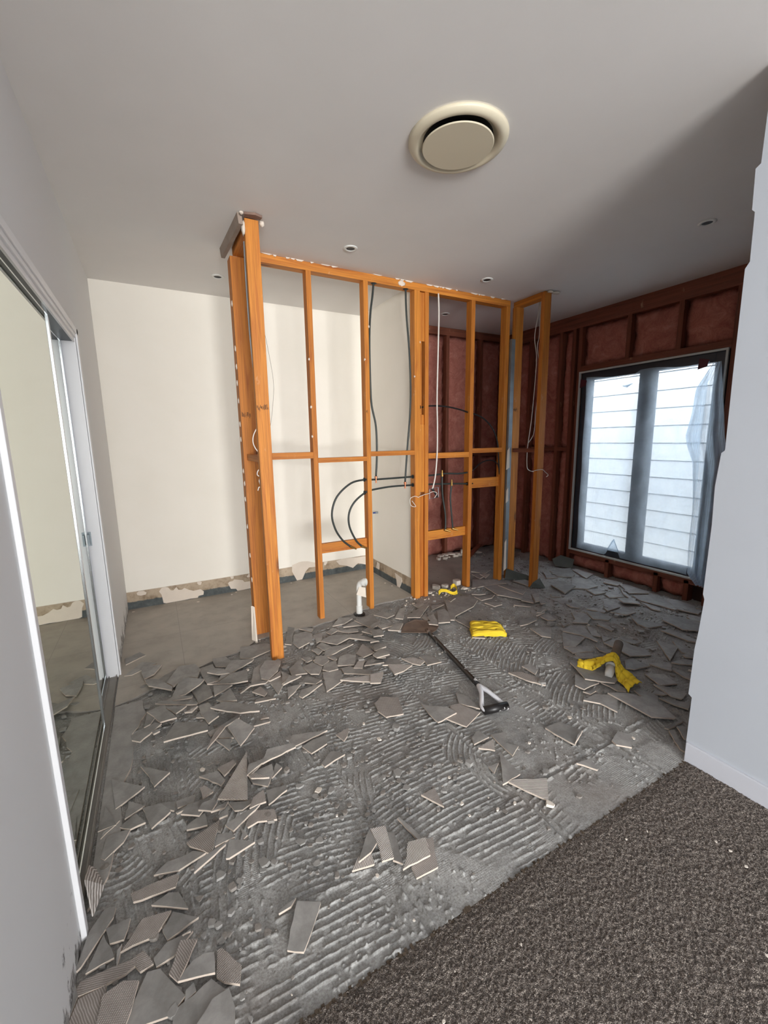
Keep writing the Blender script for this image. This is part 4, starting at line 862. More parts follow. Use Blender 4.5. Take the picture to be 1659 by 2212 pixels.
scatter('tile_chips', [(-.2,1.4,2.15,2.8,150),(1.8,3.7,1.2,3.0,230),(.1,1.0,1.2,2.0,90),(-.28,.1,.85,1.3,40),(2.0,3.8,3.0,3.9,90),(.2,1.9,.85,2.6,50)], m_face, 'small broken chips of grey floor tile lying between the larger shards', .010, .022, 18)
scatter('plaster_rubble', [(1.75,2.5,2.9,3.12,130),(1.5,1.93,3.1,3.9,40),(.5,.72,2.85,3.05,26),(-.28,1.9,3.85,3.98,60),(-.2,1.9,2.6,3.8,26),(2.7,3.5,3.72,3.92,90),(.9,1.3,1.0,1.3,10),(0,3.5,.85,2.8,50)], m_plaster, 'cream plaster flakes sprinkled around the stud feet and wall base', .004, .014, 9)
scatter('carpet_crumbs', [(.3,1.85,.25,.8,26)], m_plaster, 'few pale crumbs dropped on the carpet', .002, .005, 10)
for o in bpy.data.objects:
    if o.name.startswith('carpet_crumbs'): o.location.z += .008
# long splintered offcuts
tag(MB().prism([(.50,2.90,.016),(.52,2.86,.016),(.535,2.965,.23),(.522,2.97,.24)], (-.01,.004,0)).build('board_splinter', m_patch), 'white splinter of plasterboard leaning at the foot of the left return', 'board splinter')
tag(MB().prism([(3.05,3.72,.02),(3.42,3.90,.10),(3.44,3.86,.10),(3.07,3.66,.02)], (0,0,.02)).build('timber_offcut', redwood_x), 'dark timber offcut lying in the back corner', 'timber offcut')

# ---------------------------------------------------------------- broken floor tiles
SH = [
('t','small sliver-like tile shard, grey face up, in front of the near wardrobe jamb',-.300,1.195,.019,-.232,1.297,.017,-.228,1.326,.017,-.257,1.336,.017,-.291,1.284,.018,-.313,1.186,.019),
('t','small triangular tile shard, grey face up, in front of the near wardrobe jamb',-.223,1.178,.017,-.254,1.257,.017,-.287,1.171,.019),
('t','small four-sided tile shard, grey face up, nearest right of the near wardrobe jamb',-.237,1.221,.018,-.202,1.213,.019,-.188,1.269,.018,-.251,1.272,.017),
('b','medium four-sided tile shard, ridged back up, right of the near wardrobe jamb',-.123,1.180,.017,-.081,1.233,.017,-.158,1.250,.017,-.209,1.184,.017),
('t','small four-sided tile shard, grey face up, second nearest right of the near wardrobe jamb',-.036,1.214,.017,-.058,1.278,.017,-.086,1.293,.017,-.134,1.279,.017),
('t','small four-sided tile shard, grey face up, third nearest right of the near wardrobe jamb',-.094,1.152,.017,-.010,1.173,.017,-.077,1.226,.017,-.106,1.187,.017),
('t','small five-sided tile shard, grey face up, nearest right of the near wardrobe jamb',-.122,1.097,.017,-.079,1.103,.017,-.028,1.143,.017,-.095,1.147,.018,-.128,1.121,.018),
('b','small five-sided tile shard, ridged back up, right of the near wardrobe jamb',-.072,1.025,.029,-.046,1.063,.028,-.019,1.106,.028,-.061,1.125,.028,-.092,1.056,.028),
('t','small five-sided tile shard, grey face up, second nearest right of the near wardrobe jamb',.015,.993,.038,.018,1.041,.039,-.006,1.050,.040,-.033,1.047,.041,-.071,1.016,.043),
('b','small many-sided tile shard, ridged back up, right of the near wardrobe jamb',.017,.995,.018,.033,.974,.019,.068,.949,.020,.079,.988,.020,.038,1.058,.017,.027,1.058,.017),
('b','small four-sided tile shard, ridged back up, nearest right of the near wardrobe jamb',-.159,1.104,.019,-.128,1.109,.017,-.152,1.157,.018,-.183,1.147,.019),
('b','small sliver-like tile shard, ridged back up, in front of the near wardrobe jamb',-.194,1.119,.019,-.167,1.129,.019,-.184,1.148,.018,-.297,1.158,.017,-.303,1.145,.017,-.298,1.125,.018),
('b','small five-sided tile shard, ridged back up, in front of the near wardrobe jamb',-.242,1.033,.017,-.235,1.120,.017,-.253,1.118,.017,-.296,1.119,.017,-.311,1.071,.018),
('b','medium five-sided tile shard, ridged back up, in front of the near wardrobe jamb',-.187,.996,.028,-.161,1.078,.029,-.196,1.097,.029,-.242,1.088,.029,-.249,1.016,.028),
('t','tiny four-sided tile shard, grey face up, nearest right of the near wardrobe jamb',-.032,.991,.017,-.036,1.013,.017,-.056,1.005,.017,-.060,.981,.017),
('t','medium many-sided tile shard, grey face up, nearest right of the near wardrobe jamb',-.089,.938,.018,-.047,.914,.019,.013,.947,.019,.033,.958,.019,.005,.998,.018,-.061,.982,.017,-.086,.976,.017),
('t','medium many-sided tile shard, grey face up, in front of the near wardrobe jamb',-.149,.982,.019,-.092,.970,.018,-.057,.994,.017,-.114,1.089,.017,-.143,1.096,.018,-.158,1.069,.018,-.195,.995,.019),
('t','medium five-sided tile shard, grey face up, right of the near wardrobe jamb',.041,.853,.028,.049,.903,.028,.042,.949,.028,.002,.947,.028,-.051,.904,.028),
('t','tiny sliver-like tile shard, grey face up, nearest right of the near wardrobe jamb',-.051,1.138,.028,-.034,1.135,.029,-.034,1.140,.029,-.056,1.136,.028),
('t','tiny sliver-like tile shard, grey face up, second nearest in front of the near wardrobe jamb',-.298,1.124,.018,-.308,1.160,.018,-.311,1.127,.017,-.309,1.087,.017),
('t','tiny sliver-like tile shard, grey face up, nearest in front of the near wardrobe jamb',-.216,1.145,.018,-.212,1.163,.018,-.206,1.205,.017,-.217,1.193,.017),
('t','medium four-sided tile shard, grey face up, nearest right of the near wardrobe jamb',.235,.938,.017,.319,1.033,.020,.257,1.070,.021,.196,.964,.017),
('t','tiny sliver-like tile shard, grey face up, fourth nearest right of the near wardrobe jamb',.237,1.067,.018,.257,1.083,.018,.206,1.076,.017,.199,1.066,.017),
('b','small four-sided tile shard, ridged back up, third nearest right of the near wardrobe jamb',.516,1.059,.017,.525,1.102,.018,.480,1.106,.019,.441,1.074,.019),
('t','small five-sided tile shard, grey face up, sixth nearest right of the near wardrobe jamb',.521,1.092,.030,.553,1.112,.030,.554,1.172,.028,.509,1.127,.029,.469,1.082,.030),
('t','small sliver-like tile shard, grey face up, in front of the spade grip',.575,1.039,.020,.598,1.013,.020,.629,1.123,.017,.606,1.143,.017),
('b','medium five-sided tile shard, ridged back up, second nearest right of the near wardrobe jamb',.554,1.113,.029,.538,1.047,.028,.578,1.039,.028,.609,1.154,.030,.556,1.169,.030),
('b','medium many-sided tile shard, ridged back up, in front of the spade grip',.616,.990,.017,.612,.953,.017,.694,.949,.017,.714,.997,.018,.739,1.042,.018,.698,1.054,.017),
('b','medium four-sided tile shard, ridged back up, second nearest in front of the spade grip',.690,.987,.028,.711,1.047,.028,.648,1.062,.028,.585,.991,.028),
('b','small triangular tile shard, ridged back up, second nearest in front of the spade grip',.849,1.127,.017,.865,1.215,.018,.803,1.215,.017),
('t','medium triangular tile shard, grey face up, in front of the spade grip',1.116,1.093,.020,1.218,1.097,.021,1.234,1.236,.017),
('b','medium four-sided tile shard, ridged back up, nearest in front of the spade grip',1.217,.951,.017,1.296,1.027,.020,1.167,1.094,.018,1.147,1.092,.018),
('t','tiny triangular tile shard, grey face up, in front of the spade grip',1.130,1.156,.017,1.184,1.188,.019,1.134,1.196,.017),
('t','tiny sliver-like tile shard, grey face up, in front of the spade grip',.692,1.051,.017,.702,1.060,.017,.677,1.168,.019,.667,1.169,.019),
('t','medium triangular tile shard, grey face up, nearest behind the near wardrobe jamb',-.256,1.735,.017,-.158,1.801,.019,-.282,1.915,.019),
('t','medium triangular tile shard, grey face up, second nearest behind the near wardrobe jamb',-.125,1.783,.017,-.065,1.837,.017,-.176,1.937,.017),
('t','small triangular tile shard, grey face up, second nearest behind the near wardrobe jamb',-.157,1.697,.017,-.212,1.748,.019,-.222,1.664,.019),
('t','small four-sided tile shard, grey face up, nearest behind the near wardrobe jamb',-.201,1.604,.020,-.153,1.608,.021,-.187,1.675,.017,-.236,1.633,.019),
('t','medium five-sided tile shard, grey face up, behind the near wardrobe jamb',-.134,1.572,.017,-.070,1.617,.018,-.075,1.632,.018,-.102,1.678,.018,-.165,1.687,.018),
('t','tiny four-sided tile shard, grey face up, behind the near wardrobe jamb',-.072,1.628,.017,-.058,1.616,.017,-.051,1.659,.017,-.103,1.680,.017),
('t','small four-sided tile shard, grey face up, second nearest behind the near wardrobe jamb',-.046,1.621,.018,.012,1.619,.017,.019,1.658,.017,-.048,1.657,.018),
('t','tiny sliver-like tile shard, grey face up, second nearest behind the near wardrobe jamb',-.048,1.597,.017,-.013,1.603,.017,-.015,1.617,.017,-.053,1.604,.017),
('t','small triangular tile shard, grey face up, nearest behind the near wardrobe jamb',-.248,1.653,.018,-.291,1.768,.017,-.305,1.653,.018),
('t','tiny sliver-like tile shard, grey face up, nearest behind the near wardrobe jamb',-.238,1.668,.017,-.286,1.643,.017,-.294,1.614,.017),
('t','small five-sided tile shard, grey face up, behind the near wardrobe jamb',-.273,1.516,.017,-.220,1.562,.017,-.201,1.607,.017,-.274,1.614,.017,-.286,1.530,.017),
('t','small five-sided tile shard, grey face up, third nearest right of the near wardrobe jamb',.024,1.533,.028,.073,1.586,.027,.060,1.601,.028,-.011,1.603,.031,-.036,1.571,.031),
('t','small five-sided tile shard, grey face up, fourth nearest right of the near wardrobe jamb',.067,1.521,.038,.092,1.554,.038,.070,1.573,.040,.040,1.571,.042,.023,1.547,.041),
('t','small four-sided tile shard, grey face up, fourth nearest right of the near wardrobe jamb',.047,1.486,.018,.044,1.546,.018,-.018,1.524,.017,-.022,1.503,.017),
('t','small four-sided tile shard, grey face up, third nearest behind the near wardrobe jamb',.116,1.654,.017,.135,1.677,.017,.114,1.740,.018,.042,1.748,.018),
('b','small four-sided tile shard, ridged back up, second nearest behind the near wardrobe jamb',.135,1.696,.022,.191,1.750,.018,.184,1.778,.017,.116,1.757,.020),
('b','small four-sided tile shard, ridged back up, nearest behind the near wardrobe jamb',.043,1.619,.018,.085,1.637,.018,.056,1.688,.017,.039,1.682,.017),
('t','medium many-sided tile shard, grey face up, second nearest right of the near wardrobe jamb',.232,1.603,.017,.282,1.554,.018,.321,1.613,.018,.327,1.668,.018,.255,1.661,.017,.222,1.659,.017),
('t','small sliver-like tile shard, grey face up, fourth nearest right of the near wardrobe jamb',.226,1.636,.029,.315,1.704,.028,.259,1.699,.028,.218,1.646,.029),
('t','tiny triangular tile shard, grey face up, right of the near wardrobe jamb',.361,1.628,.017,.345,1.665,.017,.308,1.590,.017),
('b','tiny sliver-like tile shard, ridged back up, right of the near wardrobe jamb',.228,1.608,.038,.295,1.574,.039,.246,1.628,.039,.222,1.627,.038),
('t','small five-sided tile shard, grey face up, fifth nearest right of the near wardrobe jamb',.144,1.502,.017,.172,1.490,.017,.234,1.515,.018,.185,1.525,.018,.127,1.553,.018),
('b','small four-sided tile shard, ridged back up, second nearest right of the near wardrobe jamb',.195,1.474,.027,.257,1.472,.029,.261,1.531,.031,.215,1.513,.029),
('t','tiny sliver-like tile shard, grey face up, second nearest right of the near wardrobe jamb',.112,1.499,.050,.128,1.523,.049,.063,1.503,.052),
('t','tiny four-sided tile shard, grey face up, second nearest right of the near wardrobe jamb',.115,1.450,.059,.123,1.484,.061,.094,1.468,.060,.086,1.450,.059),
('b','large triangular tile shard, ridged back up, right of the near wardrobe jamb',.198,1.528,.017,.245,1.792,.024,.095,1.588,.020),
('t','small four-sided tile shard, grey face up, seventh nearest right of the near wardrobe jamb',.264,1.464,.018,.346,1.499,.018,.350,1.525,.018,.272,1.537,.017),
('b','medium many-sided tile shard, ridged back up, right of the near wardrobe jamb',.174,1.404,.017,.212,1.411,.017,.277,1.386,.017,.279,1.434,.017,.205,1.468,.017,.172,1.425,.017),
('t','small sliver-like tile shard, grey face up, third nearest right of the near wardrobe jamb',.122,1.367,.064,.229,1.434,.064,.158,1.424,.064,.100,1.406,.064),
('t','tiny sliver-like tile shard, grey face up, third nearest right of the near wardrobe jamb',.147,1.317,.065,.163,1.326,.065,.146,1.376,.064),
('t','small four-sided tile shard, grey face up, fifth nearest right of the near wardrobe jamb',.123,1.341,.064,.114,1.365,.064,.074,1.379,.065,.058,1.335,.066),
('t','small four-sided tile shard, grey face up, sixth nearest right of the near wardrobe jamb',.094,1.272,.064,.180,1.289,.064,.105,1.342,.064,.084,1.276,.064),
('t','small sliver-like tile shard, grey face up, nearest right of the near wardrobe jamb',-.056,1.355,.017,.030,1.376,.017,-.005,1.403,.017,-.087,1.405,.017,-.127,1.377,.017),
('t','small sliver-like tile shard, grey face up, second nearest right of the near wardrobe jamb',.092,1.328,.064,.090,1.336,.064,.002,1.313,.064,-.011,1.277,.064),
('b','medium five-sided tile shard, ridged back up, nearest right of the near wardrobe jamb',-.018,1.429,.019,.028,1.379,.020,.049,1.353,.020,.088,1.488,.017,-.025,1.447,.019),
('b','small sliver-like tile shard, ridged back up, right of the near wardrobe jamb',-.183,1.316,.017,-.066,1.301,.018,-.055,1.336,.018,-.064,1.345,.018,-.191,1.349,.017),
('t','large many-sided tile shard, grey face up, nearest left of the left end post',.367,2.681,.020,.438,2.640,.020,.575,2.692,.018,.592,2.737,.018,.573,2.805,.017,.399,2.834,.018),
('t','medium four-sided tile shard, grey face up, right of the far wardrobe jamb',-.279,2.958,.020,-.169,3.039,.017,-.204,3.103,.018,-.288,3.046,.021),
('t','medium five-sided tile shard, grey face up, nearest right of the far wardrobe jamb',-.241,2.801,.018,-.185,2.838,.018,-.106,2.882,.020,-.189,2.950,.018,-.281,2.815,.017),
('t','medium five-sided tile shard, grey face up, second nearest right of the far wardrobe jamb',-.189,2.789,.028,-.172,2.696,.028,-.120,2.728,.028,-.078,2.827,.028,-.184,2.865,.028),
('t','medium five-sided tile shard, grey face up, third nearest right of the far wardrobe jamb',-.040,2.577,.019,.008,2.653,.018,.003,2.745,.017,-.068,2.697,.018,-.108,2.658,.018),
('t','large many-sided tile shard, grey face up, nearest right of the far wardrobe jamb',-.024,2.502,.039,.050,2.576,.035,.106,2.544,.035,.129,2.645,.030,.107,2.731,.028,.013,2.748,.029,-.056,2.572,.037),
('t','medium sliver-like tile shard, grey face up, right of the far wardrobe jamb',-.149,2.584,.038,-.033,2.471,.038,-.028,2.506,.038,-.106,2.639,.038,-.171,2.672,.038),
('t','medium five-sided tile shard, grey face up, nearest left of the left end post',.294,2.606,.019,.315,2.679,.018,.290,2.756,.017,.209,2.764,.018,.216,2.651,.019),
('t','large four-sided tile shard, grey face up, nearest left of the left end post',.428,2.587,.028,.443,2.609,.028,.312,2.654,.031,.200,2.433,.035),
('t','medium five-sided tile shard, grey face up, third nearest left of the left end post',.088,2.296,.018,.164,2.333,.017,.159,2.446,.017,.131,2.480,.018,.066,2.439,.019),
('t','large many-sided tile shard, grey face up, second nearest right of the far wardrobe jamb',-.028,2.385,.038,.030,2.388,.039,.112,2.446,.043,.138,2.486,.044,.050,2.554,.046,.004,2.525,.044,-.036,2.392,.038),
('t','large four-sided tile shard, grey face up, second nearest left of the left end post',.148,2.470,.019,.222,2.476,.019,.206,2.695,.017,.119,2.677,.017),
('t','large many-sided tile shard, grey face up, second nearest left of the left end post',.281,2.366,.038,.358,2.352,.038,.377,2.475,.039,.286,2.484,.039,.207,2.418,.039,.146,2.433,.039),
('t','medium five-sided tile shard, grey face up, second nearest left of the left end post',.210,2.513,.039,.278,2.491,.038,.253,2.555,.040,.201,2.594,.041,.160,2.564,.041),
('t','medium triangular tile shard, grey face up, left of the left end post',.168,2.272,.050,.268,2.335,.049,.176,2.379,.049),
('t','medium many-sided tile shard, grey face up, in front of the left end post',.463,2.314,.017,.444,2.381,.018,.493,2.462,.017,.477,2.550,.018,.420,2.500,.019,.376,2.356,.020),
('t','medium four-sided tile shard, grey face up, nearest in front of the left end post',.484,2.167,.017,.538,2.246,.019,.555,2.383,.022,.469,2.319,.021),
('t','large many-sided tile shard, grey face up, in front of the left end post',.433,2.350,.029,.464,2.315,.028,.541,2.386,.031,.584,2.488,.035,.500,2.533,.036,.447,2.457,.033),
('b','small sliver-like tile shard, ridged back up, nearest in front of the left end post',.476,2.304,.028,.541,2.326,.028,.548,2.375,.029,.466,2.310,.028),
('t','small triangular tile shard, grey face up, nearest in front of the left end post',.524,2.235,.029,.593,2.298,.028,.557,2.371,.028),
('t','small four-sided tile shard, grey face up, nearest in front of the left end post',.524,2.208,.038,.644,2.248,.038,.580,2.285,.038,.548,2.243,.038),
('t','small five-sided tile shard, grey face up, in front of the left end post',.363,2.309,.028,.444,2.291,.029,.463,2.309,.029,.378,2.338,.029,.300,2.263,.028),
('t','medium four-sided tile shard, grey face up, left of the left end post',.203,2.179,.061,.265,2.149,.064,.252,2.284,.062,.170,2.213,.059),
('b','small four-sided tile shard, ridged back up, in front of the left end post',.414,2.184,.018,.435,2.213,.017,.414,2.288,.018,.361,2.257,.021),
('t','small sliver-like tile shard, grey face up, nearest in front of the left end post',.462,2.129,.020,.425,2.171,.018,.368,2.180,.017,.354,2.154,.017),
('t','small sliver-like tile shard, grey face up, nearest right of the far wardrobe jamb',.059,2.318,.049,.065,2.333,.049,-.028,2.378,.049,-.076,2.349,.049),
('t','small sliver-like tile shard, grey face up, second nearest right of the far wardrobe jamb',.077,2.223,.060,.082,2.237,.060,-.076,2.344,.059,-.115,2.341,.059),
('t','small sliver-like tile shard, grey face up, in front of the far wardrobe jamb',-.141,2.233,.017,-.119,2.280,.017,-.153,2.343,.019,-.167,2.219,.017),
('t','medium four-sided tile shard, grey face up, in front of the far wardrobe jamb',-.093,2.145,.067,-.020,2.139,.070,-.076,2.290,.067,-.152,2.276,.064),
('t','small triangular tile shard, grey face up, right of the far wardrobe jamb',-.022,2.187,.064,.030,2.226,.065,-.069,2.270,.067),
('b','tiny triangular tile shard, ridged back up, left of the left end post',.049,2.162,.064,.079,2.198,.064,.015,2.173,.064),
('t','tiny triangular tile shard, grey face up, left of the left end post',.107,2.151,.017,.090,2.225,.021,.065,2.173,.018),
('t','medium five-sided tile shard, grey face up, fourth nearest left of the left end post',.087,2.191,.028,.115,2.075,.030,.167,2.110,.031,.135,2.258,.029,.085,2.257,.028),
('t','medium five-sided tile shard, grey face up, in front of the far wardrobe jamb',-.210,2.073,.064,-.176,2.042,.064,-.087,2.135,.065,-.115,2.158,.065,-.215,2.107,.065),
('t','tiny four-sided tile shard, grey face up, in front of the far wardrobe jamb',-.122,2.069,.064,-.095,2.079,.064,-.108,2.099,.065,-.129,2.091,.065),
('t','large four-sided tile shard, grey face up, behind the near wardrobe jamb',.103,1.959,.074,.105,2.022,.072,-.029,2.110,.064,-.082,1.986,.066),
('t','small sliver-like tile shard, grey face up, second nearest in front of the left end post',.113,1.990,.019,.260,2.064,.017,.270,2.097,.017,.173,2.046,.018,.105,2.021,.019),
('t','large sliver-like tile shard, grey face up, in front of the left end post',.261,2.023,.068,.348,1.993,.068,.346,2.043,.066,.202,2.169,.065,.134,2.148,.066),
('t','small triangular tile shard, grey face up, third nearest in front of the left end post',.209,1.924,.017,.179,2.030,.017,.136,1.965,.017),
('t','small triangular tile shard, grey face up, third nearest behind the near wardrobe jamb',.178,1.847,.017,.200,1.916,.019,.131,1.950,.021),
('b','small sliver-like tile shard, ridged back up, second nearest in front of the left end post',.130,1.940,.028,.184,2.010,.028,.164,2.028,.028,.127,1.981,.028,.088,1.890,.028),
('t','medium four-sided tile shard, grey face up, second nearest in front of the left end post',.220,1.791,.064,.299,1.874,.070,.238,1.981,.072,.189,1.943,.069),
('t','small four-sided tile shard, grey face up, second nearest in front of the left end post',.386,1.953,.018,.391,1.957,.018,.334,1.998,.018,.310,1.962,.017),
('b','tiny triangular tile shard, ridged back up, in front of the left end post',.391,1.990,.017,.371,2.016,.017,.350,1.997,.017),
('t','medium four-sided tile shard, grey face up, second nearest right of the near wardrobe jamb',.440,1.686,.043,.437,1.716,.044,.324,1.736,.042,.286,1.666,.038),
('t','small four-sided tile shard, grey face up, eighth nearest right of the near wardrobe jamb',.303,1.678,.038,.310,1.691,.038,.234,1.687,.040,.216,1.629,.040),
('t','medium five-sided tile shard, grey face up, in front of the left end post',.498,1.642,.018,.582,1.668,.017,.597,1.723,.018,.526,1.723,.018,.474,1.702,.018),
('t','medium four-sided tile shard, grey face up, third nearest in front of the left end post',.437,1.721,.019,.616,1.753,.017,.457,1.803,.017,.432,1.770,.018),
('t','small four-sided tile shard, grey face up, left of the spade grip',.522,1.538,.018,.627,1.563,.018,.579,1.614,.017,.516,1.563,.017),
('b','small four-sided tile shard, ridged back up, left of the spade grip',.657,1.644,.017,.684,1.667,.018,.712,1.718,.018,.640,1.705,.017),
('t','medium sliver-like tile shard, grey face up, behind the left end post',.713,2.694,.018,.811,2.941,.018,.771,2.982,.017,.676,2.730,.017),
('t','small four-sided tile shard, grey face up, left of the first stud foot',.897,2.811,.017,.927,2.858,.017,.887,2.914,.017,.834,2.911,.018),
('t','large many-sided tile shard, grey face up, right of the left end post',.731,2.713,.017,.744,2.622,.018,.849,2.670,.019,.893,2.778,.019,.864,2.844,.018,.764,2.826,.017),
('t','medium four-sided tile shard, grey face up, second nearest in front of the first stud foot',.872,2.630,.017,.920,2.661,.017,.962,2.757,.017,.889,2.750,.018),
('t','medium four-sided tile shard, grey face up, nearest in front of the first stud foot',1.004,2.699,.018,1.089,2.747,.017,1.056,2.796,.018,.987,2.754,.019),
('t','medium four-sided tile shard, grey face up, right of the first stud foot',1.160,2.818,.018,1.255,2.872,.020,1.174,2.951,.019,1.067,2.826,.017),
('t','medium four-sided tile shard, grey face up, nearest in front of the white waste pipe',1.315,2.713,.017,1.330,2.758,.017,1.246,2.821,.018,1.130,2.763,.021),
('t','large four-sided tile shard, grey face up, in front of the white waste pipe',1.295,2.602,.034,1.398,2.719,.030,1.417,2.843,.028,1.242,2.812,.030),
('t','medium four-sided tile shard, grey face up, second nearest in front of the white waste pipe',1.121,2.665,.017,1.201,2.650,.017,1.214,2.691,.017,1.068,2.743,.017),
('t','medium four-sided tile shard, grey face up, nearest right of the left end post',.880,2.504,.017,.946,2.518,.018,.907,2.625,.017,.856,2.585,.017),
('t','large five-sided tile shard, grey face up, in front of the first stud foot',.984,2.537,.018,1.096,2.579,.021,1.204,2.585,.024,.999,2.684,.020,.901,2.643,.017),
('t','medium sliver-like tile shard, grey face up, second nearest left of the spade blade',1.249,2.411,.030,1.236,2.462,.030,1.163,2.582,.029,1.091,2.566,.028),
('t','medium four-sided tile shard, grey face up, fourth nearest left of the spade blade',1.292,2.454,.038,1.339,2.529,.040,1.261,2.616,.043,1.200,2.589,.042),
('t','medium five-sided tile shard, grey face up, fourth nearest right of the left end post',.881,2.414,.017,1.088,2.490,.018,.960,2.524,.018,.885,2.501,.017,.857,2.441,.017),
('t','small four-sided tile shard, grey face up, second nearest right of the left end post',.826,2.468,.018,.870,2.508,.018,.853,2.560,.017,.811,2.557,.017),
('t','medium five-sided tile shard, grey face up, nearest left of the spade blade',1.171,2.336,.017,1.231,2.308,.019,1.263,2.367,.021,1.237,2.413,.020,1.178,2.398,.017),
('b','medium four-sided tile shard, ridged back up, left of the spade blade',1.070,2.293,.017,1.161,2.315,.017,1.141,2.454,.020,1.050,2.364,.018),
('t','medium four-sided tile shard, grey face up, fifth nearest left of the spade blade',1.144,2.236,.018,1.194,2.216,.019,1.231,2.308,.020,1.141,2.301,.017),
('t','medium five-sided tile shard, grey face up, second nearest right of the left end post',.803,2.327,.018,.861,2.361,.019,.865,2.432,.019,.805,2.457,.018,.771,2.393,.017),
('t','medium five-sided tile shard, grey face up, sixth nearest right of the left end post',.980,2.238,.017,1.035,2.333,.019,.997,2.380,.019,.932,2.368,.019,.885,2.281,.017),
('t','small four-sided tile shard, grey face up, third nearest right of the left end post',.894,2.345,.017,.914,2.357,.018,.903,2.412,.018,.868,2.410,.017),
('t','small four-sided tile shard, grey face up, nearest right of the left end post',.734,2.413,.018,.772,2.428,.017,.764,2.469,.018,.717,2.481,.019),
('t','medium five-sided tile shard, grey face up, nearest right of the left end post',.602,2.313,.019,.694,2.292,.017,.687,2.370,.018,.693,2.456,.020,.609,2.389,.020),
('t','medium five-sided tile shard, grey face up, fifth nearest right of the left end post',.813,2.238,.021,.872,2.236,.021,.899,2.343,.017,.820,2.342,.017,.785,2.279,.019),
('t','medium five-sided tile shard, grey face up, third nearest right of the left end post',.708,2.271,.018,.752,2.247,.017,.796,2.310,.017,.761,2.396,.018,.687,2.368,.019),
('b','small four-sided tile shard, ridged back up, right of the left end post',1.006,2.171,.020,1.065,2.259,.017,1.033,2.277,.017,.957,2.199,.021),
('t','medium four-sided tile shard, grey face up, second nearest right of the left end post',.699,2.156,.017,.743,2.179,.018,.682,2.256,.017,.628,2.216,.017),
('t','large four-sided tile shard, grey face up, right of the left end post',.727,2.054,.018,.847,2.110,.017,.881,2.217,.017,.776,2.255,.017),
('t','medium sliver-like tile shard, grey face up, right of the left end post',.887,2.181,.017,1.023,2.092,.017,1.040,2.125,.017,.945,2.235,.017,.892,2.243,.017),
('b','medium sliver-like tile shard, ridged back up, right of the left end post',1.026,1.969,.028,1.089,2.055,.028,.927,2.075,.033,.827,2.095,.037),
('t','small triangular tile shard, grey face up, second nearest in front of the left end post',.522,2.101,.017,.627,2.196,.018,.546,2.204,.018),
('t','medium sliver-like tile shard, grey face up, in front of the left end post',.589,2.061,.021,.736,2.145,.017,.609,2.138,.019,.578,2.089,.020),
('t','small four-sided tile shard, grey face up, second nearest left of the spade blade',1.157,2.171,.017,1.144,2.212,.018,1.073,2.237,.020,1.027,2.191,.021),
('t','large four-sided tile shard, grey face up, second nearest left of the steel angle foot',2.919,3.205,.018,3.048,3.270,.017,2.976,3.395,.018,2.822,3.320,.019),
('t','large four-sided tile shard, grey face up, nearest left of the steel angle foot',2.750,3.104,.017,2.901,3.154,.019,2.884,3.242,.019,2.775,3.256,.017),
('b','medium triangular tile shard, ridged back up, left of the steel angle foot',2.801,3.073,.027,2.911,3.137,.028,2.816,3.179,.032),
('t','large four-sided tile shard, grey face up, right of the steel angle foot',3.016,2.908,.017,3.204,2.863,.018,3.239,3.071,.018,3.142,3.053,.017),
('t','large four-sided tile shard, grey face up, left of the right end post',2.995,2.708,.020,3.107,2.774,.020,3.105,2.849,.019,2.986,2.891,.017),
('t','large many-sided tile shard, grey face up, left of the steel angle foot',2.513,2.923,.018,2.718,2.911,.018,2.874,2.865,.019,2.853,3.001,.018,2.662,3.121,.017,2.501,2.930,.018),
('t','large many-sided tile shard, grey face up, left of the right end post',2.576,2.666,.025,2.674,2.489,.024,2.768,2.453,.021,2.807,2.488,.020,2.902,2.646,.017,2.764,2.878,.020,2.623,2.902,.024),
('t','large sliver-like tile shard, grey face up, left of the right end post',2.764,2.552,.031,2.854,2.596,.033,2.822,2.812,.030,2.752,2.845,.027),
('t','medium four-sided tile shard, grey face up, in front of the right end post',2.696,2.371,.028,2.745,2.421,.028,2.725,2.515,.028,2.652,2.463,.028),
('t','medium sliver-like tile shard, grey face up, nearest in front of the right end post',2.746,2.399,.017,2.812,2.409,.018,2.954,2.541,.022,2.857,2.546,.020),
('t','medium five-sided tile shard, grey face up, right of the crumpled yellow cloth',2.380,2.654,.017,2.499,2.652,.017,2.569,2.696,.017,2.451,2.708,.017,2.383,2.776,.017),
('t','large many-sided tile shard, grey face up, in front of the crumpled yellow cloth',1.974,2.600,.028,1.886,2.446,.029,1.914,2.432,.028,1.969,2.490,.027,2.227,2.579,.021,2.350,2.671,.018,2.383,2.763,.017,2.295,2.821,.020,2.092,2.801,.025),
('t','small four-sided tile shard, grey face up, right of the crumpled yellow cloth',2.453,2.764,.017,2.516,2.755,.017,2.433,2.835,.017,2.400,2.810,.017),
('t','medium triangular tile shard, grey face up, right of the double stud foot',1.895,2.699,.017,2.050,2.744,.017,1.933,2.776,.017),
('t','small sliver-like tile shard, grey face up, in front of the crumpled yellow cloth',2.109,2.738,.030,2.199,2.784,.028,2.203,2.797,.028,2.116,2.775,.029),
('t','medium four-sided tile shard, grey face up, in front of the double stud foot',1.818,2.792,.018,1.904,2.831,.017,1.907,2.881,.017,1.816,2.866,.018),
('t','large sliver-like tile shard, grey face up, behind the spade blade',1.720,2.613,.023,1.913,2.783,.019,1.917,2.835,.017,1.735,2.739,.020,1.634,2.668,.021),
('t','small four-sided tile shard, grey face up, behind the spade blade',1.738,2.543,.017,1.773,2.566,.017,1.811,2.678,.017,1.734,2.620,.017),
('t','medium four-sided tile shard, grey face up, right of the spade blade',1.728,2.460,.028,1.790,2.483,.029,1.835,2.600,.032,1.763,2.578,.031),
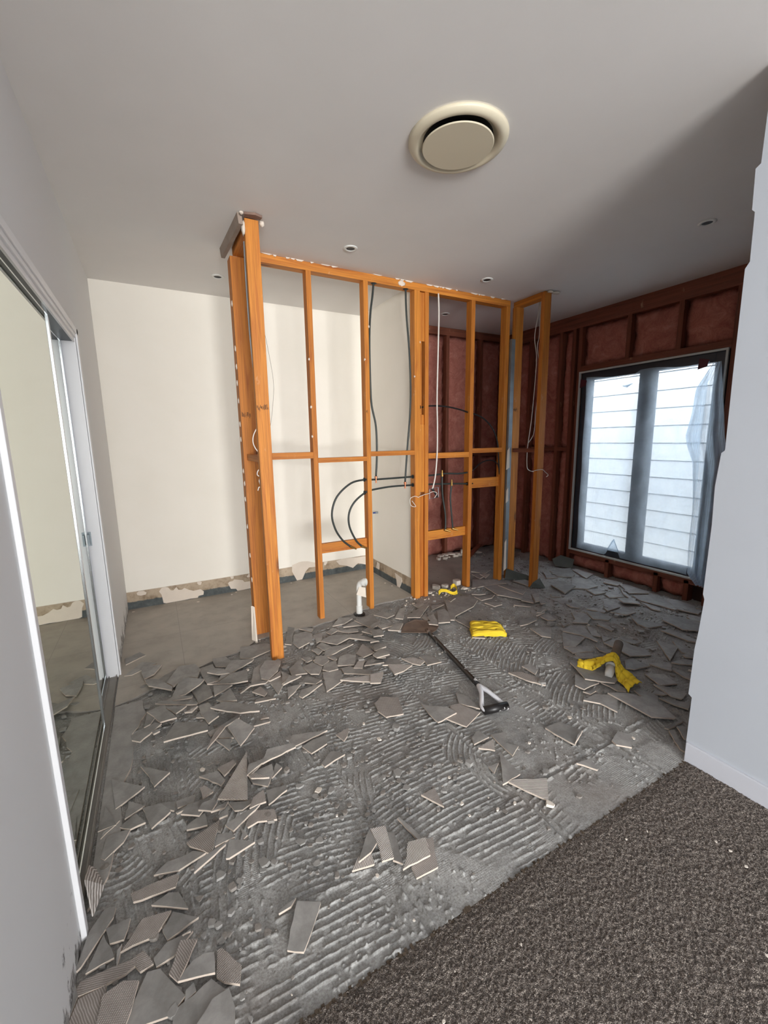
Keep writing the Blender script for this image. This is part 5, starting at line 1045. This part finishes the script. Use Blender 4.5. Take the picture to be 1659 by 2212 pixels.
('t','large five-sided tile shard, grey face up, right of the spade blade',1.776,2.450,.029,1.862,2.420,.028,1.946,2.524,.028,1.977,2.646,.028,1.900,2.643,.028),
('t','medium four-sided tile shard, grey face up, right of the crumpled yellow cloth',2.381,2.494,.018,2.462,2.492,.020,2.428,2.569,.019,2.364,2.598,.017),
('t','small triangular tile shard, grey face up, in front of the right end post',2.632,2.338,.017,2.624,2.418,.017,2.542,2.440,.017),
('t','small four-sided tile shard, grey face up, nearest in front of the right end post',2.753,2.341,.018,2.795,2.330,.017,2.856,2.410,.018,2.807,2.410,.019),
('t','medium sliver-like tile shard, grey face up, third nearest in front of the right end post',2.532,2.185,.017,2.718,2.238,.017,2.717,2.288,.017,2.625,2.269,.017),
('t','medium four-sided tile shard, grey face up, right of the white waste pipe',1.494,2.745,.017,1.577,2.771,.017,1.510,2.887,.017,1.432,2.855,.017),
('t','medium sliver-like tile shard, grey face up, nearest left of the spade blade',1.592,2.664,.019,1.732,2.857,.018,1.672,2.852,.017,1.550,2.710,.018),
('t','small sliver-like tile shard, grey face up, in front of the white waste pipe',1.277,2.591,.040,1.359,2.629,.038,1.412,2.702,.038,1.393,2.695,.038,1.297,2.644,.040),
('t','medium four-sided tile shard, grey face up, second nearest left of the spade blade',1.338,2.537,.050,1.450,2.549,.049,1.438,2.591,.049,1.337,2.614,.049),
('t','medium four-sided tile shard, grey face up, nearest left of the spade blade',1.418,2.422,.063,1.506,2.522,.060,1.451,2.538,.060,1.354,2.478,.062),
('t','medium four-sided tile shard, grey face up, third nearest left of the spade blade',1.220,2.440,.060,1.293,2.427,.060,1.316,2.522,.059,1.242,2.534,.059),
('t','tiny triangular tile shard, grey face up, left of the spade blade',1.158,2.367,.064,1.218,2.360,.064,1.180,2.410,.064),
('t','small four-sided tile shard, grey face up, nearest left of the spade blade',1.134,2.247,.065,1.221,2.261,.066,1.210,2.322,.065,1.156,2.314,.064),
('t','medium five-sided tile shard, grey face up, second nearest left of the spade blade',1.103,2.164,.067,1.190,2.159,.068,1.202,2.192,.067,1.179,2.262,.064,1.096,2.207,.066),
('t','medium four-sided tile shard, grey face up, in front of the spade blade',1.193,2.021,.067,1.211,2.082,.065,1.163,2.122,.065,1.092,2.068,.067),
('t','medium five-sided tile shard, grey face up, in front of the spade blade',1.386,2.056,.018,1.371,2.006,.018,1.472,1.996,.017,1.452,2.087,.017,1.382,2.118,.018),
('b','medium five-sided tile shard, ridged back up, in front of the spade blade',1.301,2.070,.018,1.336,2.028,.018,1.391,2.055,.017,1.349,2.126,.017,1.274,2.157,.018),
('b','medium five-sided tile shard, ridged back up, left of the spade grip',1.105,1.950,.064,1.168,1.951,.066,1.243,1.977,.069,1.171,2.033,.067,1.120,2.055,.066),
('b','medium four-sided tile shard, ridged back up, left of the spade grip',.962,1.978,.038,1.013,1.952,.038,1.079,2.045,.039,1.003,2.059,.038),
('b','large many-sided tile shard, ridged back up, left of the spade grip',.893,1.754,.022,.907,1.690,.023,.999,1.672,.021,1.046,1.810,.017,.964,1.861,.018,.908,1.821,.021),
('t','medium sliver-like tile shard, grey face up, left of the folded yellow cloth',1.938,2.289,.019,1.940,2.254,.020,1.994,2.338,.020,2.004,2.429,.019,1.936,2.467,.017),
('t','small four-sided tile shard, grey face up, right of the spade blade',1.688,2.449,.040,1.741,2.407,.038,1.777,2.467,.039,1.700,2.489,.042),
('t','medium four-sided tile shard, grey face up, left of the spade grip',1.299,1.603,.017,1.366,1.515,.018,1.375,1.634,.018,1.344,1.688,.018),
('b','large five-sided tile shard, ridged back up, left of the spade grip',1.214,1.438,.020,1.344,1.490,.017,1.298,1.601,.018,1.250,1.610,.020,1.164,1.532,.021),
('t','medium many-sided tile shard, grey face up, left of the spade grip',1.104,1.606,.030,1.107,1.524,.028,1.231,1.537,.028,1.218,1.597,.029,1.146,1.645,.030,1.115,1.685,.031),
('t','small four-sided tile shard, grey face up, in front of the spade grip',1.169,1.329,.017,1.259,1.329,.019,1.241,1.390,.021,1.185,1.366,.018),
('b','small triangular tile shard, ridged back up, nearest in front of the spade grip',1.223,1.251,.019,1.270,1.312,.018,1.170,1.302,.017),
('t','medium five-sided tile shard, grey face up, in front of the spade grip',1.270,1.191,.017,1.335,1.220,.017,1.301,1.264,.017,1.351,1.320,.017,1.280,1.340,.017),
('t','medium four-sided tile shard, grey face up, third nearest left of the draped yellow cloth',1.867,1.603,.017,1.916,1.628,.017,1.936,1.705,.017,1.869,1.709,.017),
('b','medium sliver-like tile shard, ridged back up, right of the spade grip',1.772,1.585,.018,1.826,1.494,.018,1.844,1.504,.018,1.851,1.570,.018,1.815,1.664,.017,1.743,1.695,.017),
('t','large four-sided tile shard, grey face up, right of the folded yellow cloth',2.290,1.932,.017,2.330,1.879,.017,2.460,1.989,.017,2.317,2.055,.018),
('t','medium five-sided tile shard, grey face up, right of the folded yellow cloth',2.355,2.115,.018,2.469,2.130,.020,2.486,2.153,.021,2.359,2.194,.020,2.286,2.124,.017),
('t','medium sliver-like tile shard, grey face up, right of the folded yellow cloth',2.602,2.174,.029,2.710,2.251,.028,2.636,2.255,.028,2.508,2.174,.029),
('t','medium four-sided tile shard, grey face up, second nearest right of the folded yellow cloth',2.532,2.065,.017,2.611,2.069,.018,2.646,2.178,.018,2.559,2.193,.017),
('t','small four-sided tile shard, grey face up, in front of the folded yellow cloth',1.856,2.155,.017,1.923,2.100,.018,1.944,2.132,.018,1.873,2.175,.017),
('t','large four-sided tile shard, grey face up, right of the right end post',3.324,2.775,.018,3.433,2.728,.017,3.510,2.897,.017,3.452,2.930,.018),
('t','large five-sided tile shard, grey face up, second nearest left of the window mullion sill',3.459,2.750,.017,3.565,2.667,.020,3.639,2.691,.022,3.788,2.857,.029,3.538,2.921,.021),
('t','large four-sided tile shard, grey face up, second nearest left of the window mullion sill',3.647,2.567,.019,3.829,2.619,.018,3.970,2.821,.017,3.765,2.821,.019),
('t','large five-sided tile shard, grey face up, nearest left of the window mullion sill',3.288,2.459,.017,3.401,2.365,.019,3.539,2.369,.019,3.653,2.541,.019,3.566,2.675,.017),
('t','large five-sided tile shard, grey face up, nearest right of the right end post',3.107,2.386,.028,3.345,2.458,.028,3.356,2.521,.028,3.338,2.651,.028,3.181,2.602,.028),
('t','medium four-sided tile shard, grey face up, left of the window mullion sill',3.326,2.248,.017,3.454,2.226,.019,3.481,2.315,.019,3.370,2.365,.018),
('t','large four-sided tile shard, grey face up, nearest left of the window mullion sill',3.680,2.409,.017,3.719,2.291,.017,3.837,2.311,.018,3.790,2.461,.018),
('t','large five-sided tile shard, grey face up, in front of the window mullion sill',3.613,2.117,.017,3.762,2.029,.017,3.798,2.049,.017,3.813,2.213,.017,3.795,2.340,.017),
('t','medium sliver-like tile shard, grey face up, in front of the window mullion sill',3.554,2.132,.017,3.416,1.911,.017,3.450,1.908,.017,3.541,2.060,.017,3.712,2.273,.017),
('t','large many-sided tile shard, grey face up, in front of the window mullion sill',3.532,1.968,.017,3.569,1.717,.017,3.609,1.727,.017,3.733,1.869,.017,3.738,2.002,.017,3.584,2.073,.017),
('t','large many-sided tile shard, grey face up, right of the window mullion sill',3.590,1.717,.019,3.626,1.571,.020,3.713,1.592,.020,3.795,1.681,.019,3.803,1.827,.017,3.733,1.869,.017),
('t','medium four-sided tile shard, grey face up, second nearest in front of the window mullion sill',3.430,1.816,.017,3.449,1.755,.017,3.510,1.816,.019,3.497,1.948,.019),
('t','large four-sided tile shard, grey face up, nearest in front of the window mullion sill',3.369,2.142,.017,3.498,2.084,.018,3.552,2.224,.021,3.411,2.211,.019),
('t','medium four-sided tile shard, grey face up, nearest in front of the window mullion sill',3.328,1.990,.032,3.429,1.908,.028,3.490,2.017,.029,3.376,2.071,.033),
('t','large five-sided tile shard, grey face up, second nearest right of the right end post',3.117,2.017,.017,3.087,1.966,.018,3.254,1.966,.019,3.327,2.088,.018,3.267,2.126,.017),
('t','large four-sided tile shard, grey face up, second nearest in front of the window mullion sill',3.127,1.839,.023,3.246,1.833,.020,3.249,1.939,.017,3.083,1.945,.021),
('t','large five-sided tile shard, grey face up, behind the draped yellow cloth',3.055,1.707,.019,3.049,1.631,.017,3.217,1.583,.019,3.143,1.738,.021,3.158,1.830,.023),
('t','medium four-sided tile shard, grey face up, second nearest right of the right end post',3.039,1.958,.017,3.079,1.973,.017,3.057,2.070,.017,2.982,2.080,.017),
('t','large five-sided tile shard, grey face up, third nearest right of the right end post',2.858,1.929,.017,2.937,1.853,.017,3.011,1.879,.019,3.008,1.986,.021,2.923,2.038,.021),
('t','large many-sided tile shard, grey face up, right of the right end post',2.733,1.996,.019,2.660,1.965,.019,2.754,1.901,.017,2.851,1.948,.017,2.880,2.006,.018,2.810,2.088,.021),
('t','medium four-sided tile shard, grey face up, behind the draped yellow cloth',2.786,1.730,.017,2.835,1.741,.017,2.837,1.843,.017,2.790,1.851,.017),
('t','medium four-sided tile shard, grey face up, nearest right of the right end post',2.961,2.401,.018,3.027,2.365,.017,3.057,2.465,.018,3.000,2.456,.019),
('t','medium sliver-like tile shard, grey face up, second nearest in front of the right end post',2.724,2.377,.029,2.769,2.372,.028,2.924,2.509,.029,2.839,2.513,.031),
('t','small four-sided tile shard, grey face up, second nearest in front of the right end post',2.727,2.320,.029,2.777,2.312,.028,2.827,2.393,.028,2.754,2.358,.029),
('t','small sliver-like tile shard, grey face up, right of the folded yellow cloth',2.571,2.182,.038,2.657,2.209,.040,2.644,2.247,.041,2.542,2.199,.038),
('t','medium four-sided tile shard, grey face up, nearest right of the folded yellow cloth',2.518,2.068,.029,2.580,2.048,.028,2.605,2.143,.028,2.524,2.141,.028),
('t','small triangular tile shard, grey face up, right of the folded yellow cloth',2.548,1.951,.017,2.624,1.962,.017,2.591,2.011,.017),
('t','small four-sided tile shard, grey face up, behind the draped yellow cloth',2.585,1.659,.017,2.683,1.663,.017,2.659,1.689,.017,2.675,1.742,.017),
('t','medium sliver-like tile shard, grey face up, behind the draped yellow cloth',2.604,1.759,.017,2.636,1.715,.017,2.698,1.804,.019,2.706,1.879,.020),
('t','small four-sided tile shard, grey face up, right of the right end post',2.910,2.172,.018,2.951,2.123,.017,2.964,2.173,.019,2.927,2.227,.020),
('t','large four-sided tile shard, grey face up, left of the draped yellow cloth',2.287,1.742,.021,2.357,1.703,.020,2.533,1.762,.017,2.459,1.892,.018),
('t','large many-sided tile shard, grey face up, second nearest behind the draped yellow cloth',2.474,1.898,.023,2.538,1.790,.020,2.552,1.679,.017,2.570,1.691,.017,2.664,1.883,.023,2.511,1.928,.024),
('t','medium four-sided tile shard, grey face up, second nearest left of the draped yellow cloth',2.273,1.660,.017,2.409,1.609,.019,2.459,1.655,.020,2.285,1.740,.018),
('t','large many-sided tile shard, grey face up, nearest behind the draped yellow cloth',2.562,1.583,.021,2.546,1.448,.023,2.674,1.389,.020,2.720,1.451,.019,2.700,1.542,.018,2.716,1.643,.017,2.570,1.649,.020),
('t','small five-sided tile shard, grey face up, behind the draped yellow cloth',2.450,1.597,.019,2.458,1.553,.020,2.508,1.527,.020,2.495,1.628,.018,2.490,1.656,.017),
('t','medium five-sided tile shard, grey face up, behind the draped yellow cloth',2.709,1.587,.017,2.732,1.533,.017,2.797,1.524,.017,2.771,1.636,.017,2.721,1.641,.017),
('t','medium four-sided tile shard, grey face up, nearest left of the draped yellow cloth',2.252,1.596,.018,2.343,1.552,.019,2.387,1.604,.017,2.277,1.647,.017),
('t','large five-sided tile shard, grey face up, right of the window mullion sill',3.227,1.483,.024,3.320,1.409,.021,3.487,1.486,.017,3.438,1.659,.019,3.273,1.654,.023),
('t','medium five-sided tile shard, grey face up, right of the window mullion sill',3.465,1.543,.017,3.498,1.492,.018,3.567,1.524,.019,3.577,1.587,.018,3.504,1.596,.017),
('t','medium sliver-like tile shard, grey face up, right of the draped yellow cloth',3.088,1.378,.017,3.116,1.334,.017,3.146,1.344,.017,3.157,1.532,.020,3.089,1.559,.020),
('t','medium five-sided tile shard, grey face up, sixth nearest right of the draped yellow cloth',2.880,1.317,.018,2.910,1.249,.017,2.945,1.258,.018,3.008,1.391,.021,2.985,1.428,.022),
('t','large triangular tile shard, grey face up, right of the draped yellow cloth',2.705,1.294,.023,2.946,1.367,.018,2.904,1.485,.017),
('t','small four-sided tile shard, grey face up, third nearest right of the draped yellow cloth',2.815,1.261,.028,2.865,1.221,.028,2.898,1.286,.028,2.829,1.284,.028),
('t','medium five-sided tile shard, grey face up, fifth nearest right of the draped yellow cloth',2.708,1.255,.018,2.775,1.193,.020,2.833,1.217,.020,2.801,1.269,.018,2.697,1.282,.017),
('t','medium five-sided tile shard, grey face up, nearest right of the draped yellow cloth',2.385,1.379,.020,2.418,1.343,.019,2.543,1.323,.017,2.529,1.428,.017,2.464,1.433,.018),
('t','small five-sided tile shard, grey face up, right of the draped yellow cloth',2.587,1.162,.017,2.589,1.126,.017,2.628,1.137,.017,2.642,1.228,.017,2.615,1.235,.017),
('t','medium five-sided tile shard, grey face up, fourth nearest right of the draped yellow cloth',2.582,1.253,.017,2.595,1.228,.017,2.668,1.267,.018,2.610,1.318,.019,2.557,1.339,.019),
('t','small four-sided tile shard, grey face up, second nearest right of the draped yellow cloth',2.260,1.039,.019,2.282,.983,.020,2.340,1.005,.020,2.256,1.115,.017),
('t','medium five-sided tile shard, grey face up, third nearest right of the draped yellow cloth',2.328,1.088,.017,2.346,1.048,.018,2.424,1.060,.019,2.390,1.166,.018,2.361,1.200,.017),
('t','small four-sided tile shard, grey face up, nearest right of the draped yellow cloth',2.307,1.113,.018,2.327,1.109,.018,2.316,1.163,.017,2.260,1.154,.018),
('t','medium four-sided tile shard, grey face up, right of the draped yellow cloth',2.375,1.173,.021,2.474,1.135,.021,2.517,1.226,.018,2.427,1.289,.017),
('t','medium five-sided tile shard, grey face up, left of the draped yellow cloth',1.966,1.409,.022,1.976,1.357,.021,2.110,1.360,.017,2.076,1.426,.019,2.070,1.488,.020),
('t','medium five-sided tile shard, grey face up, in front of the draped yellow cloth',2.128,1.262,.017,2.162,1.235,.017,2.182,1.247,.017,2.192,1.338,.017,2.123,1.361,.017),
('t','large many-sided tile shard, grey face up, left of the draped yellow cloth',2.051,1.409,.035,2.106,1.350,.033,2.166,1.304,.030,2.216,1.320,.028,2.244,1.427,.028,2.177,1.581,.032,2.134,1.573,.033),
('t','tiny triangular tile shard, grey face up, in front of the draped yellow cloth',1.970,1.313,.018,2.026,1.319,.018,1.958,1.352,.017),
('t','large five-sided tile shard, grey face up, in front of the draped yellow cloth',1.942,1.236,.018,1.953,1.149,.018,2.085,1.234,.017,1.990,1.302,.018,1.891,1.299,.018),
('t','medium five-sided tile shard, grey face up, second nearest right of the draped yellow cloth',2.178,1.145,.017,2.227,1.102,.017,2.268,1.129,.018,2.248,1.208,.018,2.211,1.222,.018),
('t','large many-sided tile shard, grey face up, in front of the draped yellow cloth',2.047,1.034,.028,2.131,.973,.028,2.143,.973,.028,2.205,1.095,.029,2.132,1.217,.028,2.047,1.267,.028),
('t','medium four-sided tile shard, grey face up, right of the spade grip',1.560,1.097,.022,1.678,1.145,.019,1.635,1.243,.017,1.538,1.246,.019),
('t','tiny sliver-like tile shard, grey face up, right of the spade grip',1.640,1.125,.031,1.659,1.136,.032,1.619,1.128,.030,1.562,1.099,.028),
('t','medium five-sided tile shard, grey face up, left of the foreground wall corner',1.726,1.009,.018,1.771,.964,.017,1.849,1.013,.019,1.814,1.059,.020,1.734,1.035,.019),
('t','small four-sided tile shard, grey face up, left of the foreground wall corner',1.519,.956,.017,1.528,.959,.017,1.549,1.011,.017,1.474,1.024,.018),
('t','small sliver-like tile shard, grey face up, second nearest behind the foreground wall corner',2.029,.877,.020,2.037,.872,.020,2.134,.917,.017,2.094,.944,.018),
('t','small sliver-like tile shard, grey face up, nearest behind the foreground wall corner',1.948,.854,.017,1.948,.834,.017,2.060,.935,.017,2.032,.946,.017),
('t','small sliver-like tile shard, grey face up, third nearest behind the foreground wall corner',2.042,.951,.017,2.163,.947,.018,2.177,.957,.018,2.035,.967,.017),
('t','small sliver-like tile shard, grey face up, right of the window mullion sill',3.739,1.605,.028,3.836,1.650,.028,3.717,1.635,.028),
]
TH = .008
def shard(face, pts, label, rnd):
    P = [Vector((pts[i], pts[i+1], pts[i+2])) for i in range(0, len(pts), 3)]
    n = Vector((0,0,0))
    for i in range(len(P)): n += P[i].cross(P[(i+1) % len(P)])
    n.normalize(); 
    if n.z < 0: P.reverse(); n = -n
    c = sum(P, Vector())/len(P); per = sum((P[i]-P[i-1]).length for i in range(len(P)))
    Q = []
    for i in range(len(P)):
        a, b_ = P[i], P[(i+1) % len(P)]; L = (b_-a).length; t = (b_-a)/L if L else Vector((1,0,0)); s_ = n.cross(t)
        k = max(1, min(7, int(L/.022))); straight = rnd.random() < .3; bow = rnd.uniform(-.02, .02)*L
        for q in range(k):
            f_ = q/k; o = (0 if q == 0 else rnd.uniform(-1, 1)*(.0003 if straight else min(.0022, L*.03)))+bow*4*f_*(1-f_)*(not straight)
            Q.append(a.lerp(b_, f_)+s_*o)
    ang = rnd.uniform(0, 2*pi); rot = Matrix.Rotation(ang, 3, 'Z'); inv = rot.inverted()
    m_ = len(Q); top = [inv @ (q-c) for q in Q]; bot = [inv @ (q-c-n*TH+(c-q).normalized()*rnd.uniform(0,.0015)) for q in Q]
    me = bpy.data.meshes.new('tile_shard')
    fs = [list(range(m_)), list(range(m_, 2*m_))[::-1]]+[[i, m_+i, m_+(i+1) % m_, (i+1) % m_] for i in range(m_)]
    me.from_pydata([tuple(v) for v in top+bot], [], fs)
    for mt_ in (m_face, m_back, m_edge): me.materials.append(mt_)
    me.polygons[0].material_index = 0 if face == 't' else 1; me.polygons[1].material_index = 1 if face == 't' else 0
    for p_ in me.polygons[2:]: p_.material_index = 2
    o = bpy.data.objects.new('tile_shard', me); COL.objects.link(o); o.location = c; o.rotation_euler = (0, 0, ang)
    tag(o, label, 'tile shard', 'broken floor tile shards'); return o
rnd = random.Random(21)
for fc, lb, *pp in SH: shard(fc, pp, lb, rnd)
